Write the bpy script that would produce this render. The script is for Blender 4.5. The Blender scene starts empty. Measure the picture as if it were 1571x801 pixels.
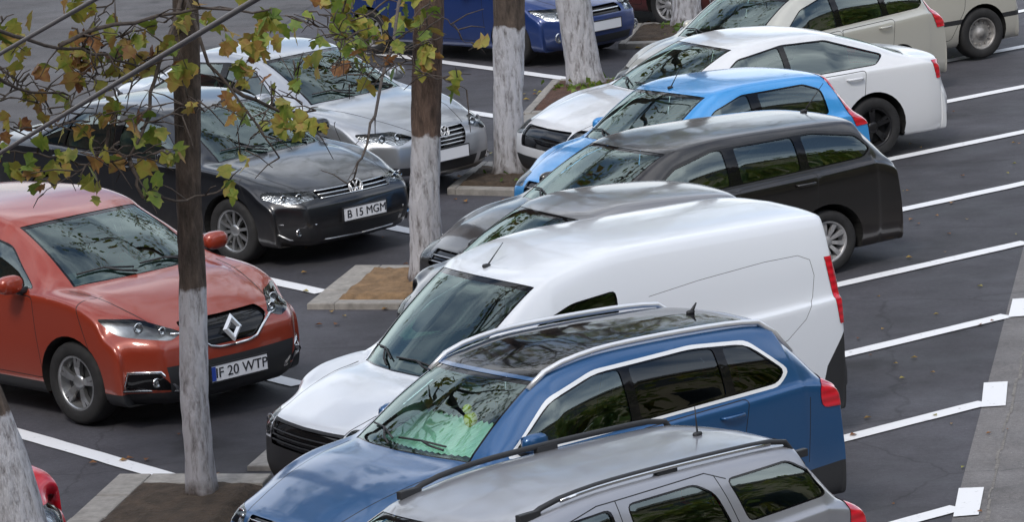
import bpy, bmesh, math, random
from mathutils import Vector, Matrix
from mathutils.bvhtree import BVHTree
import numpy as np
R = math.radians
random.seed(7)
scn = bpy.context.scene
col = scn.collection

# ------------------------------------------------------------------ camera
W_, H_ = 1571.0, 801.0
F_, PITCH, ROLL, CH = 6747.0, 0.187974, -0.064781, 7.7552
cam = bpy.data.objects.new('camera', bpy.data.cameras.new('camera'))
col.objects.link(cam); scn.camera = cam
fw = Vector((0, math.cos(PITCH), -math.sin(PITCH))); rt = Vector((1, 0, 0)); up = rt.cross(fw)
rt2 = rt*math.cos(ROLL)+up*math.sin(ROLL); up2 = up*math.cos(ROLL)-rt*math.sin(ROLL)
M = Matrix((rt2, up2, -fw)).transposed().to_4x4(); M.translation = (0, 0, CH)
cam.matrix_world = M
cam.data.sensor_fit = 'HORIZONTAL'; cam.data.sensor_width = 36
cam.data.lens = 36*F_/W_
cam.data.clip_start = 0.5; cam.data.clip_end = 2000

# ------------------------------------------------------------------ light
EXPOSURE = 0.6
SUN_EL, SUN_AZ = R(48), R(200)      # azimuth: direction towards the sun, from +Y clockwise
w = bpy.data.worlds.new('World'); scn.world = w; w.use_nodes = True
nt = w.node_tree; nt.nodes.clear()
N = nt.nodes.new; Lk = nt.links.new
out = N('ShaderNodeOutputWorld'); bg = N('ShaderNodeBackground'); sky = N('ShaderNodeTexSky')
sky.sky_type = 'NISHITA'; sky.sun_disc = False; sky.sun_elevation = SUN_EL; sky.sun_rotation = SUN_AZ
sky.air_density = 1.0; sky.dust_density = 2.5; sky.ozone_density = 1.0
tc = N('ShaderNodeTexCoord'); nz = N('ShaderNodeTexNoise'); nz.inputs['Scale'].default_value = 2.6
nz.inputs['Detail'].default_value = 6; nz.inputs['Roughness'].default_value = .55
cr = N('ShaderNodeValToRGB'); cr.color_ramp.elements[0].position = .38; cr.color_ramp.elements[1].position = .62
mx = N('ShaderNodeMix'); mx.data_type = 'RGBA'
Lk(tc.outputs['Generated'], nz.inputs['Vector']); Lk(nz.outputs['Fac'], cr.inputs['Fac'])
Lk(cr.outputs['Color'], mx.inputs['Factor']); Lk(sky.outputs['Color'], mx.inputs['A'])
mx.inputs['B'].default_value = (9.5, 9.9, 10.6, 1)
Lk(mx.outputs['Result'], bg.inputs['Color']); bg.inputs['Strength'].default_value = 0.11
Lk(bg.outputs['Background'], out.inputs['Surface'])
sl = bpy.data.lights.new('sun', 'SUN'); sl.energy = 1.1; sl.angle = R(12); sl.color = (1, .95, .88)
so = bpy.data.objects.new('sun', sl); col.objects.link(so)
sd = Vector((math.sin(SUN_AZ)*math.cos(SUN_EL), math.cos(SUN_AZ)*math.cos(SUN_EL), math.sin(SUN_EL)))
so.rotation_euler = sd.to_track_quat('Z', 'Y').to_euler()
scn.view_settings.view_transform = 'Standard'; scn.view_settings.look = 'None'
scn.view_settings.exposure = EXPOSURE; scn.view_settings.gamma = 1
scn.cycles.max_bounces = 6; scn.cycles.transparent_max_bounces = 16; scn.cycles.use_denoising = True

# ------------------------------------------------------------------ helpers
def tag(o, label=None, cat=None, group=None, kind=None):
    if label: o['label'] = label
    if cat: o['category'] = cat
    if group: o['group'] = group
    if kind: o['kind'] = kind
    return o
def empty(name, loc, rz=0):
    o = bpy.data.objects.new(name, None); col.objects.link(o)
    o.location = loc; o.rotation_euler = (0, 0, rz); o.empty_display_size = .1
    return o
def obj(name, bm, mats, parent=None, smooth=False):
    me = bpy.data.meshes.new(name)
    bm.to_mesh(me); bm.free()
    for m in (mats if isinstance(mats, (list, tuple)) else [mats]): me.materials.append(m)
    if smooth:
        for p in me.polygons: p.use_smooth = True
    o = bpy.data.objects.new(name, me); col.objects.link(o)
    if parent: o.parent = parent
    return o
def box(bm, c, s, rot=None, bev=0):
    r = bmesh.ops.create_cube(bm, size=1)
    vs = r['verts']
    for v in vs:
        p = Vector((v.co.x*s[0], v.co.y*s[1], v.co.z*s[2]))
        if rot: p = rot @ p
        v.co = p+Vector(c)
    if bev:
        es = list({e for v in vs for e in v.link_edges})
        bmesh.ops.bevel(bm, geom=es, offset=bev, segments=2, affect='EDGES', profile=.6)
def tube(bm, pts, rad, n=8, caps=True, mat=0):
    pts = [Vector(p) for p in pts]
    if not isinstance(rad, (list, tuple)): rad = [rad]*len(pts)
    rings = []; prev = None
    for i, p in enumerate(pts):
        t = (pts[min(i+1, len(pts)-1)]-pts[max(i-1, 0)]).normalized()
        a = prev if prev is not None else (Vector((0, 0, 1)) if abs(t.z) < .9 else Vector((1, 0, 0)))
        a = (a-t*a.dot(t)).normalized(); prev = a; b = t.cross(a)
        rings.append([bm.verts.new(p+(a*math.cos(2*math.pi*k/n)+b*math.sin(2*math.pi*k/n))*rad[i]) for k in range(n)])
    for i in range(len(rings)-1):
        for k in range(n):
            f = bm.faces.new((rings[i][k], rings[i][(k+1) % n], rings[i+1][(k+1) % n], rings[i+1][k])); f.material_index = mat; f.smooth = True
    if caps:
        bm.faces.new(rings[0][::-1]).material_index = mat; bm.faces.new(rings[-1]).material_index = mat
def lathe(bm, prof, n=40, axis='y', mat=0, c=(0, 0, 0)):
    """prof: (axial, radius) points, round the given axis"""
    rings = []
    for a, r in prof:
        ring = []
        for k in range(n):
            th = 2*math.pi*k/n
            ring.append(bm.verts.new((c[0]+r*math.cos(th), c[1]+a, c[2]+r*math.sin(th))))
        rings.append(ring)
    for i in range(len(rings)-1):
        for k in range(n):
            f = bm.faces.new((rings[i][k], rings[i+1][k], rings[i+1][(k+1) % n], rings[i][(k+1) % n])); f.smooth = True; f.material_index = mat
    return rings
def pchip(x, Y, q):
    """monotone cubic through rows Y at x, sampled at q"""
    x = np.asarray(x, float); Y = np.asarray(Y, float); h = np.diff(x)[:, None]
    d = np.diff(Y, axis=0)/h; m = np.zeros_like(Y)
    m[0], m[-1] = d[0], d[-1]
    w1 = 2*h[1:]+h[:-1]; w2 = h[1:]+2*h[:-1]
    ok = d[:-1]*d[1:] > 0
    with np.errstate(divide='ignore', invalid='ignore'):
        hm = (w1+w2)/(w1/d[:-1]+w2/d[1:])
    m[1:-1] = np.where(ok, hm, 0)
    i = np.clip(np.searchsorted(x, q, side='right')-1, 0, len(x)-2)
    t = ((q-x[i])/h[i, 0])[:, None]; hh = h[i]
    return (2*t**3-3*t**2+1)*Y[i]+(t**3-2*t**2+t)*hh*m[i]+(-2*t**3+3*t**2)*Y[i+1]+(t**3-t**2)*hh*m[i+1]

# ------------------------------------------------------------------ materials
def mat(name, base=(.5, .5, .5), rough=.5, metal=0, coat=0, spec=.5, noise=None, bump=None, coatr=.03):
    m = bpy.data.materials.new(name); m.use_nodes = True
    t = m.node_tree; b = t.nodes['Principled BSDF']
    b.inputs['Base Color'].default_value = (*base, 1); b.inputs['Roughness'].default_value = rough
    b.inputs['Metallic'].default_value = metal; b.inputs['Coat Weight'].default_value = coat
    b.inputs['Coat Roughness'].default_value = coatr; b.inputs['Specular IOR Level'].default_value = spec
    if noise or bump:
        c = t.nodes.new('ShaderNodeTexCoord')
    if noise:      # (scale, amount)
        n = t.nodes.new('ShaderNodeTexNoise'); n.inputs['Scale'].default_value = noise[0]; n.inputs['Detail'].default_value = 6
        n.inputs['Roughness'].default_value = .65
        r = t.nodes.new('ShaderNodeMapRange'); r.inputs['From Min'].default_value = .3; r.inputs['From Max'].default_value = .7
        r.inputs['To Min'].default_value = 1-noise[1]; r.inputs['To Max'].default_value = 1+noise[1]
        v = t.nodes.new('ShaderNodeVectorMath'); v.operation = 'SCALE'; v.inputs[0].default_value = base
        t.links.new(c.outputs['Object'], n.inputs['Vector']); t.links.new(n.outputs['Fac'], r.inputs['Value'])
        t.links.new(r.outputs['Result'], v.inputs['Scale']); t.links.new(v.outputs['Vector'], b.inputs['Base Color'])
    if bump:       # (scale, strength, distance)
        n = t.nodes.new('ShaderNodeTexNoise'); n.inputs['Scale'].default_value = bump[0]; n.inputs['Detail'].default_value = 8
        bb = t.nodes.new('ShaderNodeBump'); bb.inputs['Strength'].default_value = bump[1]; bb.inputs['Distance'].default_value = bump[2]
        t.links.new(c.outputs['Object'], n.inputs['Vector']); t.links.new(n.outputs['Fac'], bb.inputs['Height'])
        t.links.new(bb.outputs['Normal'], b.inputs['Normal'])
    return m
def paint(name, base, metal=.35, rough=.35, dust=.25, dustcol=(.32, .29, .26)):
    """clear-coated car paint with a thin uneven layer of road dust"""
    m = mat(name, base, rough, metal, 1.0)
    t = m.node_tree; b = t.nodes['Principled BSDF']
    c = t.nodes.new('ShaderNodeTexCoord'); n = t.nodes.new('ShaderNodeTexNoise'); n.inputs['Scale'].default_value = 3.5
    n.inputs['Detail'].default_value = 7; n.inputs['Roughness'].default_value = .7
    r = t.nodes.new('ShaderNodeMapRange'); r.inputs['From Min'].default_value = .42; r.inputs['From Max'].default_value = .75
    r.inputs['To Min'].default_value = dust*.15; r.inputs['To Max'].default_value = dust
    mx = t.nodes.new('ShaderNodeMix'); mx.data_type = 'RGBA'; mx.inputs['A'].default_value = (*base, 1); mx.inputs['B'].default_value = (*dustcol, 1)
    L = t.links.new
    ge = t.nodes.new('ShaderNodeNewGeometry'); sp = t.nodes.new('ShaderNodeSeparateXYZ'); L(ge.outputs['Normal'], sp.inputs[0])
    rz = t.nodes.new('ShaderNodeMapRange'); rz.inputs['From Min'].default_value = .2; rz.inputs['From Max'].default_value = .95; rz.inputs['To Min'].default_value = .08; rz.inputs['To Max'].default_value = 1.3
    mm = t.nodes.new('ShaderNodeMath'); mm.operation = 'MULTIPLY'; L(sp.outputs['Z'], rz.inputs['Value']); L(rz.outputs['Result'], mm.inputs[0]); L(r.outputs['Result'], mm.inputs[1])
    # splash dirt along the lower edge of the body
    so_ = t.nodes.new('ShaderNodeSeparateXYZ'); L(c.outputs['Object'], so_.inputs[0])
    rd_ = t.nodes.new('ShaderNodeMapRange'); rd_.inputs['From Min'].default_value = .22; rd_.inputs['From Max'].default_value = .62; rd_.inputs['To Min'].default_value = .28; rd_.inputs['To Max'].default_value = 0
    L(so_.outputs['Z'], rd_.inputs['Value']); m2 = t.nodes.new('ShaderNodeMath'); m2.operation = 'MULTIPLY'; L(rd_.outputs['Result'], m2.inputs[0]); L(n.outputs['Fac'], m2.inputs[1])
    ma = t.nodes.new('ShaderNodeMath'); ma.operation = 'ADD'; ma.use_clamp = True; L(mm.outputs[0], ma.inputs[0]); L(m2.outputs[0], ma.inputs[1])
    L(c.outputs['Object'], n.inputs['Vector']); L(n.outputs['Fac'], r.inputs['Value']); L(ma.outputs[0], mx.inputs['Factor'])
    L(mx.outputs['Result'], b.inputs['Base Color'])
    r2 = t.nodes.new('ShaderNodeMapRange'); r2.inputs['To Min'].default_value = .02; r2.inputs['To Max'].default_value = .16
    L(n.outputs['Fac'], r2.inputs['Value']); L(r2.outputs['Result'], b.inputs['Coat Roughness'])
    # faint waviness of pressed sheet metal
    n2 = t.nodes.new('ShaderNodeTexNoise'); n2.inputs['Scale'].default_value = 2.2; n2.inputs['Detail'].default_value = 1
    bb = t.nodes.new('ShaderNodeBump'); bb.inputs['Strength'].default_value = .07; bb.inputs['Distance'].default_value = .01
    L(c.outputs['Object'], n2.inputs['Vector']); L(n2.outputs['Fac'], bb.inputs['Height']); L(bb.outputs['Normal'], b.inputs['Normal']); L(bb.outputs['Normal'], b.inputs['Coat Normal'])
    return m
def glass(name, tint=(.5, .72, .62), ior=1.55, rough=0.0, tcol=(.97, 1, .99)):
    m = bpy.data.materials.new(name); m.use_nodes = True
    t = m.node_tree; t.nodes.clear(); L = t.links.new
    o = t.nodes.new('ShaderNodeOutputMaterial'); mix = t.nodes.new('ShaderNodeMixShader')
    tr = t.nodes.new('ShaderNodeBsdfTransparent'); tr.inputs['Color'].default_value = (*tint, 1)
    gl = t.nodes.new('ShaderNodeBsdfGlossy'); gl.inputs['Roughness'].default_value = rough
    gl.inputs['Color'].default_value = (*tcol, 1)
    fr = t.nodes.new('ShaderNodeFresnel'); fr.inputs['IOR'].default_value = ior
    L(fr.outputs['Fac'], mix.inputs['Fac']); L(tr.outputs[0], mix.inputs[1]); L(gl.outputs[0], mix.inputs[2]); L(mix.outputs[0], o.inputs['Surface'])
    return m
MT = {}
MT['gap'] = mat('panel_gap', (.01, .01, .011), .7)
MT['trim'] = mat('black_plastic_trim', (.022, .023, .026), .55, bump=(400, .2, .002))
MT['gloss_black'] = mat('gloss_black_trim', (.005, .005, .006), .05, spec=.4)
MT['chrome'] = mat('chrome', (.78, .79, .80), .12, 1)
MT['rail'] = mat('brushed_rail', (.82, .83, .85), .28, .6)
MT['silver'] = mat('satin_silver', (.62, .63, .64), .32, .9)
MT['tyre'] = mat('tyre_rubber', (.018, .018, .019), .8, noise=(12, .35), bump=(60, .3, .004))
MT['alloy'] = mat('wheel_alloy', (.42, .43, .44), .32, .85, noise=(9, .25))
MT['dark_alloy'] = mat('dark_wheel', (.018, .018, .02), .35, .3)
MT['hubcap'] = mat('hubcap_plastic', (.38, .38, .39), .45, .4, noise=(14, .25))
MT['steel'] = mat('steel_wheel', (.34, .33, .32), .5, .5, noise=(12, .3))
MT['liner'] = mat('arch_liner', (.008, .008, .008), .9)
MT['glass'] = glass('windscreen_glass', (.60, .92, .80), 2.25, tcol=(.84, 1, .95))
MT['side_glass'] = glass('side_glass', (.50, .68, .60), 2.4, tcol=(.88, 1, .96))
MT['privacy'] = glass('dark_tinted_glass', (.05, .06, .06), 1.8)
MT['lens'] = glass('lamp_lens', (.93, .95, .96), 1.5)
MT['lamp_bowl'] = mat('lamp_reflector', (.7, .72, .75), .18, .9, bump=(38, .7, .02))
MT['lamp_dark'] = mat('lamp_dark_bowl', (.05, .055, .06), .3, .5)
MT['red_lens'] = mat('red_lens', (.55, .008, .02), .12, 0, 1)
MT['red_lens'].node_tree.nodes['Principled BSDF'].inputs['Subsurface Weight'].default_value = .15
_t = MT['red_lens'].node_tree; _w = _t.nodes.new('ShaderNodeTexWave'); _w.inputs['Scale'].default_value = 5; _w.bands_direction = 'Z'; _c = _t.nodes.new('ShaderNodeTexCoord')
_b = _t.nodes.new('ShaderNodeBump'); _b.inputs['Strength'].default_value = .2; _b.inputs['Distance'].default_value = .01
_m = _t.nodes.new('ShaderNodeMix'); _m.data_type = 'RGBA'; _m.inputs['A'].default_value = (.45, .005, .015, 1); _m.inputs['B'].default_value = (.68, .012, .03, 1)
_t.links.new(_c.outputs['Object'], _w.inputs['Vector']); _t.links.new(_w.outputs['Fac'], _b.inputs['Height']); _t.links.new(_b.outputs['Normal'], _t.nodes['Principled BSDF'].inputs['Normal'])
_t.links.new(_w.outputs['Fac'], _m.inputs['Factor']); _t.links.new(_m.outputs['Result'], _t.nodes['Principled BSDF'].inputs['Base Color'])
MT['clear_lens'] = mat('clear_lens', (.75, .76, .78), .12, .3, 1)
MT['amber'] = mat('amber_lens', (.7, .22, .02), .15, 0, 1)
MT['cloth'] = mat('seat_cloth', (.13, .135, .14), .9, noise=(30, .3))
MT['dash'] = mat('dashboard_plastic', (.05, .052, .055), .6)
MT['plate'] = mat('plate_white', (.80, .81, .84), .4)
MT['plate_ink'] = mat('plate_black', (.015, .015, .02), .5)
MT['plate_blue'] = mat('plate_blue', (.02, .06, .35), .5)
MT['foil'] = mat('sunshade_foil', (.88, .9, .9), .4, .2)
MT['yellow'] = mat('yellow_toy', (.75, .5, .03), .5)
MT['white_cloth'] = mat('white_cloth', (.7, .72, .75), .9, noise=(8, .2))

# ------------------------------------------------------------------ car body surface
NZ = [1, .86, .55, .25, .06]
def stations(c):
    """control rows along the car: (dc, zc, de, ze, ye, ds, zb, yb)"""
    L, W2, H = c['L'], c['W']/2, c['H']
    yb = W2-.05; nz_, nd = c['nose']; b0, b1 = c['belt']; yr = c['yroof']
    cd, cz = c['cowl']; hd, hz = c['head']; rd, rz = c['rhead']; gd, gz = c['rbase']
    cb = c.get('cowl_bow', .14); hb = c.get('head_bow', .10); nb = c.get('nose_bow', .07); crown = c.get('crown', .035)
    yn = yb-.03; fy = c.get('hood_y', .62)/.84*yb
    S = []
    S += [(.12, .19, .16, .19, fy*.86, .34, .19, yb-.14)]
    S += [(.04, .25, .04+nb, .25, fy*.95, .31, .26, yb-.07)]
    S += [(.0, .42, nb, .42, fy, .30, .42, yn)]
    S += [(.015, .56*nz_/.72, .015+nb, .56*nz_/.72, fy, .31, .54*nz_/.72, yn+.01)]
    S += [(.05+nd*.2, nz_-.06, .05+nb+nd*.2, nz_-.08, fy, .36, nz_-.12, yn+.02)]
    S += [(.13+nd*.5, nz_+.015, .13+nb+nd*.5, nz_-.01, fy, .46, nz_-.06, yn+.02)]
    z5 = nz_+.015; dm = .13+nd*.5
    S += [(dm+(cd-dm)*.35, z5+(cz-z5)*.48, dm+nb+(cd-dm)*.35, z5-.02+(cz-z5)*.46, fy+.01, dm+nb+(cd-dm)*.4, nz_-.06+(b0-nz_+.06)*.5, yb-.01)]
    S += [(dm+(cd-dm)*.72, z5+(cz-z5)*.84, dm+nb*.9+(cd-dm)*.74, z5-.02+(cz-z5)*.80, fy+.03, dm+nb+(cd-dm)*.76, nz_-.06+(b0-nz_+.06)*.88, yb)]
    S += [(cd, cz, cd+cb, cz-.03, fy+.045, cd+cb+.06, b0, yb)]
    # windscreen
    def L1(a, b, t): return a+(b-a)*t
    for t in (.12, .55, 1.0):
        dc = L1(cd, hd, t); zc = L1(cz, hz, t)+.03*math.sin(math.pi*t)
        S += [(dc, zc, dc+L1(cb, hb, t), zc-L1(.04, crown, t), L1(fy+.045, yr, t**.85), L1(cd+cb+.06, hd+hb, t), b0+.005*t, yb)]
    # roof
    pk = c['peak']
    fz = 1-(1-.16/(pk-hd))**2
    S += [(hd+.16, L1(hz, H, fz), hd+.16+hb*.5, L1(hz, H, fz+.03)-crown, yr+.005, hd+.2, b0+.01, yb)]
    S += [(pk, H, pk, H-crown, yr+.01, pk, L1(b0, b1, .4), yb)]
    S += [(L1(pk, rd, .62), L1(H, rz, .3), L1(pk, rd, .62), L1(H, rz, .3)-crown, yr, L1(pk, rd, .62), L1(b0, b1, .7), yb)]
    rb = c.get('rear_bow', .08); fr_ = c.get('rear_y', fy+.07); ryr = c.get('yroof_r', yr-.02); tw = c.get('tail_w', .04)
    S += [(rd, rz, rd-rb*.6, rz-crown*.9, ryr, rd-rb*.3, b1, yb-.01)]
    if c['rear'] == 'sedan':
        dd, dz = c['deck']
        S += [(L1(rd, gd, .5), L1(rz, gz, .5)+.015, L1(rd, gd, .5)-rb, L1(rz, gz, .5)-.01, L1(ryr, fy+.02, .45), L1(rd, gd, .5), b1, yb-.015)]
        S += [(gd, gz, gd-rb, gz-.025, fy+.03, gd-.02, b1-.005, yb-.025)]
        S += [(L1(gd, dd, .25), L1(gz, dz, .15), L1(gd, dd, .25)-rb*.6, L1(gz, dz, .15)-.03, fy+.03, L1(gd, dd, .25), b1-.02, yb-.035)]
        S += [(dd, dz, dd-.05, dz-.03, fy, dd-.10, b1-.07, yb-.06)]
        S += [(dd+.05, dz-.07, dd-.0, dz-.09, fy, L-.26, b1-.13, yb-.07)]
        zz = dz-.08; x0 = dd+.04
        S += [(L1(x0, L, .5), L1(zz, .52, .5), L1(x0, L, .5)-.06, L1(zz, .52, .5), fy, L-.25, L1(b1-.13, .52, .5), yb-.06)]
    else:
        S += [(L1(rd, gd, .18), L1(rz, gz, .16), L1(rd, gd, .18)-rb, L1(rz, gz, .16)-.02, L1(ryr, fy+.02, .12), L1(rd, gd, .15)-rb*.5, b1, yb-.012)]
        S += [(L1(rd, gd, .6), L1(rz, gz, .58), L1(rd, gd, .6)-rb, L1(rz, gz, .58)-.02, L1(ryr, fy+.03, .6), L1(rd, gd, .45)-rb, b1-.01, yb-.02)]
        S += [(gd, gz, gd-rb, gz-.02, L1(fy, fr_, .6), min(L1(rd, gd, .7)-rb, L-.18), b1-.03, yb-.025)]
        x1 = min(gd+.07, L-.02)
        S += [(x1, gz-.12, x1-.08, gz-.12, fr_, L-.16, b1-.12, yb-.03)]
        S += [(L1(x1, L-.03, .7), L1(gz-.12, .55, .6), L1(x1, L-.03, .7)-.07, L1(gz-.12, .55, .6), fr_, L-.14, L1(b1-.12, .56, .6), yb-.025)]
        S += [(L-.005, .50, L-.05, .50, fr_, L-.13, .50, yb-.02)]
        S += [(L, .40, L-.05, .40, fr_, L-.14, .40, yb-.03)]
        rz_ = c.get('rear_z', .19)
        S += [(L-.04, rz_+.06, L-.09, rz_+.06, fy-.02, L-.20, rz_+.07, yb-.07)]
        S += [(L-.12, rz_, L-.15, rz_, fy-.08, L-.24, rz_, yb-.14)]
        return np.array(S, float)
    S += [(L-.005, .50, L-.07, .50, fy+.02, L-.20, .50, yb-.05)]
    S += [(L, .40, L-.07, .40, fy+.02, L-.21, .40, yb-.06)]
    S += [(L-.04, .25, L-.10, .25, fy-.02, L-.25, .26, yb-.09)]
    S += [(L-.12, .19, L-.15, .19, fy-.08, L-.28, .19, yb-.15)]
    return np.array(S, float)
I_COWL, I_HEAD = 8, 11           # station index of windscreen base and header
I_RH = 15                        # rear header; rear glass base is I_RH+2 (sedan) / I_RH+3 (hatch)
class Body:
    def __init__(s, c, ns=7, nt_=5):
        s.c = c; L = c['L']; W2 = c['W']/2
        st = stations(c); K = len(st)
        q = np.linspace(0, K-1, (K-1)*ns+1)
        ch = .5*np.hypot(np.diff(st[:, 0]), np.diff(st[:, 1]))+.5*np.hypot(np.diff(st[:, 2]), np.diff(st[:, 3]))+.03
        arc = np.concatenate([[0], np.cumsum(ch)])
        D = pchip(arc, st, np.interp(q, np.arange(K), arc))
        bulge = c.get('bulge', .022)
        rows = []
        for dc, zc, de, ze, ye, ds, zb, yb in D:
            zr = min(c.get('sill', .2), zb); ym = yb+.045
            P = [(dc, 0, zc), (dc+.25*(de-dc), .5*ye, zc-.2*(zc-ze)), (dc+.72*(de-dc), .85*ye, zc-.58*(zc-ze)), (de, ye, ze)]
            gl = max(0, min(1, (ze-zb)/.3))
            P.append((.5*de+.5*ds, .5*ye+.5*yb+bulge*gl+.012, .5*ze+.5*zb+.012))
            P.append((ds, yb, zb))
            dz = zb-zr
            sh = min(1, dz/.5)
            P.append((ds, yb+.03*sh, zb-.035*sh-.0*dz))
            P.append((ds, ym*1.0 if sh > .99 else yb+.045*sh, zb-.42*dz))
            P.append((ds, yb+.035*sh, zb-.78*dz))
            P.append((ds, yb+.0*sh, zr+.03*dz))
            P.append((ds, yb-.06, zr-.012*sh))
            P.append((.5*(ds+dc), .0, zr-.015*sh))
            rows.append(P)
        A = np.array(rows)                       # K' x 12 x 3
        tq = np.linspace(0, 11, 11*nt_+1)
        # thin out the underside
        tq = np.array([t for t in tq if t <= 10 or t in (11,)])
        G = np.stack([pchip(np.arange(12), A[i], tq) for i in range(len(A))])
        s.G = G; s.q = q; s.t = tq
        nS, nT = G.shape[:2]
        bm = bmesh.new(); s.bm = bm
        lay = bm.faces.layers.float_vector.new('st')
        V = {}
        for sg in (1, -1):
            for i in range(nS):
                for j in range(nT):
                    if sg == -1 and (j == 0 or j == nT-1): V[sg, i, j] = V[1, i, j]; continue
                    d, y, z = G[i, j]
                    V[sg, i, j] = bm.verts.new((L/2-d, sg*y, z))
            for i in range(nS-1):
                for j in range(nT-1):
                    vs = [V[sg, i, j], V[sg, i+1, j], V[sg, i+1, j+1], V[sg, i, j+1]]
                    if sg == 1: vs = vs[::-1]
                    try: f = bm.faces.new(vs)
                    except ValueError: continue
                    f.smooth = True
                    f[lay] = (.5*(q[i]+q[i+1]), .5*(tq[j]+tq[j+1]), sg)
        bmesh.ops.remove_doubles(bm, verts=bm.verts, dist=2e-4)
        bmesh.ops.recalc_face_normals(bm, faces=bm.faces)
        s.lay = lay
        bm.normal_update(); bm.verts.ensure_lookup_table(); bm.faces.ensure_lookup_table()
        s.bvh = BVHTree.FromBMesh(bm)
        s.fv = [[v.index for v in f.verts] for f in bm.faces]
        bm.verts.index_update()
        s.fv = [[v.index for v in f.verts] for f in bm.faces]
        s.vco = [v.co.copy() for v in bm.verts]; s.vno = [v.normal.copy() for v in bm.verts]
        s.parts = {}
    def normal_at(s, co):
        loc, no, fi, d = s.bvh.find_nearest(co)
        if fi is None: return Vector((0, 0, 1))
        tot = Vector((0, 0, 0))
        for vi in s.fv[fi]:
            w_ = 1/(1e-6+(s.vco[vi]-loc).length_squared)
            tot += s.vno[vi]*w_
        return tot.normalized()
    def yat(s, d, z):
        """half width of the surface at side coordinates (d, z)"""
        x = s.c['L']/2-d
        r = s.bvh.ray_cast(Vector((x, 2, z)), Vector((0, -1, 0)))
        return r[0].y if r[0] else s.c['W']/2
    def front_x(s, y, z, sign=1):
        r = s.bvh.ray_cast(Vector((sign*4, y, z)), Vector((-sign, 0, 0)))
        return r[0].x if r[0] else sign*s.c['L']/2
    def top_z(s, d, y):
        r = s.bvh.ray_cast(Vector((s.c['L']/2-d, y, 3)), Vector((0, 0, -1)))
        return r[0].z if r[0] else s.c['H']
    def sel(s, s0, s1, t0, t1, sg=None):
        la = s.lay
        return [f for f in s.bm.faces if s0 <= f[la].x <= s1 and t0 <= f[la].y <= t1 and (sg is None or f[la].z*sg > 0)]
    def carve(s, view, poly, faces=None, side=0, cond=None):
        """cut the surface along a convex polygon seen from the given side; returns the faces inside.
        coordinates: side (d, z), front/rear (y, z), top (d, y)"""
        L2 = s.c['L']/2
        ax = {'side': (0, 2), 'front': (1, 2), 'rear': (1, 2), 'top': (0, 1)}[view]
        P = [((L2-a, b) if ax[0] == 0 else (a, b)) for a, b in poly]
        us = [p[0] for p in P]; vs = [p[1] for p in P]
        u0, u1, v0, v1 = min(us), max(us), min(vs), max(vs)
        cand = []
        for f in (faces if faces is not None else s.bm.faces):
            if not f.is_valid: continue
            ce = f.calc_center_median()
            if side and ce.y*side <= 0: continue
            if view == 'front' and ce.x < 0: continue
            if view == 'rear' and ce.x > 0: continue
            if view == 'top' and f.normal.z < .05: continue
            if view == 'side' and faces is None and abs(f.normal.y) < .03: continue
            if cond and not cond(ce, f.normal): continue
            fu = [v.co[ax[0]] for v in f.verts]; fv_ = [v.co[ax[1]] for v in f.verts]
            if max(fu) < u0 or min(fu) > u1 or max(fv_) < v0 or min(fv_) > v1: continue
            cand.append(f)
        area = sum(P[i][0]*P[(i+1) % len(P)][1]-P[(i+1) % len(P)][0]*P[i][1] for i in range(len(P)))
        sg = 1 if area > 0 else -1
        H_ = []
        for i in range(len(P)):
            a, b = P[i], P[(i+1) % len(P)]
            e = (b[0]-a[0], b[1]-a[1]); ln = math.hypot(*e)
            if ln < 1e-6: continue
            nx, ny = -e[1]/ln*sg, e[0]/ln*sg
            H_.append((nx, ny, nx*a[0]+ny*a[1]))
        k0, k1 = ax; inside_ = []; dead = []; bm = s.bm
        for f in cand:
            pts = [v.co for v in f.verts]; keep = True; cut = []
            for (nx, ny, c) in H_:
                dd = [p[k0]*nx+p[k1]*ny-c for p in pts]
                if min(dd) > -1e-6: continue
                if max(dd) < 1e-6: keep = False; break
                ins, outs = [], []; m = len(pts)
                for q in range(m):
                    p, pn = pts[q], pts[(q+1) % m]; d0, d1 = dd[q], dd[(q+1) % m]
                    if d0 >= 0: ins.append(p)
                    if d0 <= 0: outs.append(p)
                    if d0*d1 < 0:
                        x = p.lerp(pn, d0/(d0-d1)); ins.append(x); outs.append(x)
                if len(ins) < 3: keep = False; break
                if len(outs) > 2: cut.append(outs)
                pts = ins
            if not keep: continue
            if not cut: inside_.append(f); continue
            mi, st = f.material_index, f[s.lay].copy()
            for w_, poly_ in [(1, pts)]+[(0, o) for o in cut]:
                try: g = bm.faces.new([bm.verts.new(p) for p in poly_])
                except ValueError: continue
                g.smooth = True; g.material_index = mi; g[s.lay] = st; g.normal_update()
                if w_: inside_.append(g)
            dead.append(f)
        for f in dead: bm.faces.remove(f)
        return inside_
    def paint_faces(s, faces, mi):
        for f in faces:
            if f.is_valid: f.material_index = mi
    def extract(s, name, faces, mats, parent, off=0, keep=False, mi=None, thick=0):
        """faces become a mesh object of their own, shading normals taken from the whole surface"""
        faces = [f for f in faces if f.is_valid]
        if not faces: return None
        nb = bmesh.new(); vm = {}; nos = []
        for f in faces:
            vs = []
            for v in f.verts:
                if v not in vm:
                    no = s.normal_at(v.co); vm[v] = nb.verts.new(v.co+no*off); nos.append(no)
                vs.append(vm[v])
            try: g = nb.faces.new(vs)
            except ValueError: continue
            g.smooth = True; g.material_index = f.material_index if mi is None else mi
        if not keep: bmesh.ops.delete(s.bm, geom=faces, context='FACES')
        me = bpy.data.meshes.new(name); nb.to_mesh(me); nb.free()
        for m in (mats if isinstance(mats, (list, tuple)) else [mats]): me.materials.append(m)
        me.normals_split_custom_set_from_vertices([tuple(n) for n in nos])
        o = bpy.data.objects.new(name, me); col.objects.link(o); o.parent = parent
        return o
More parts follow.
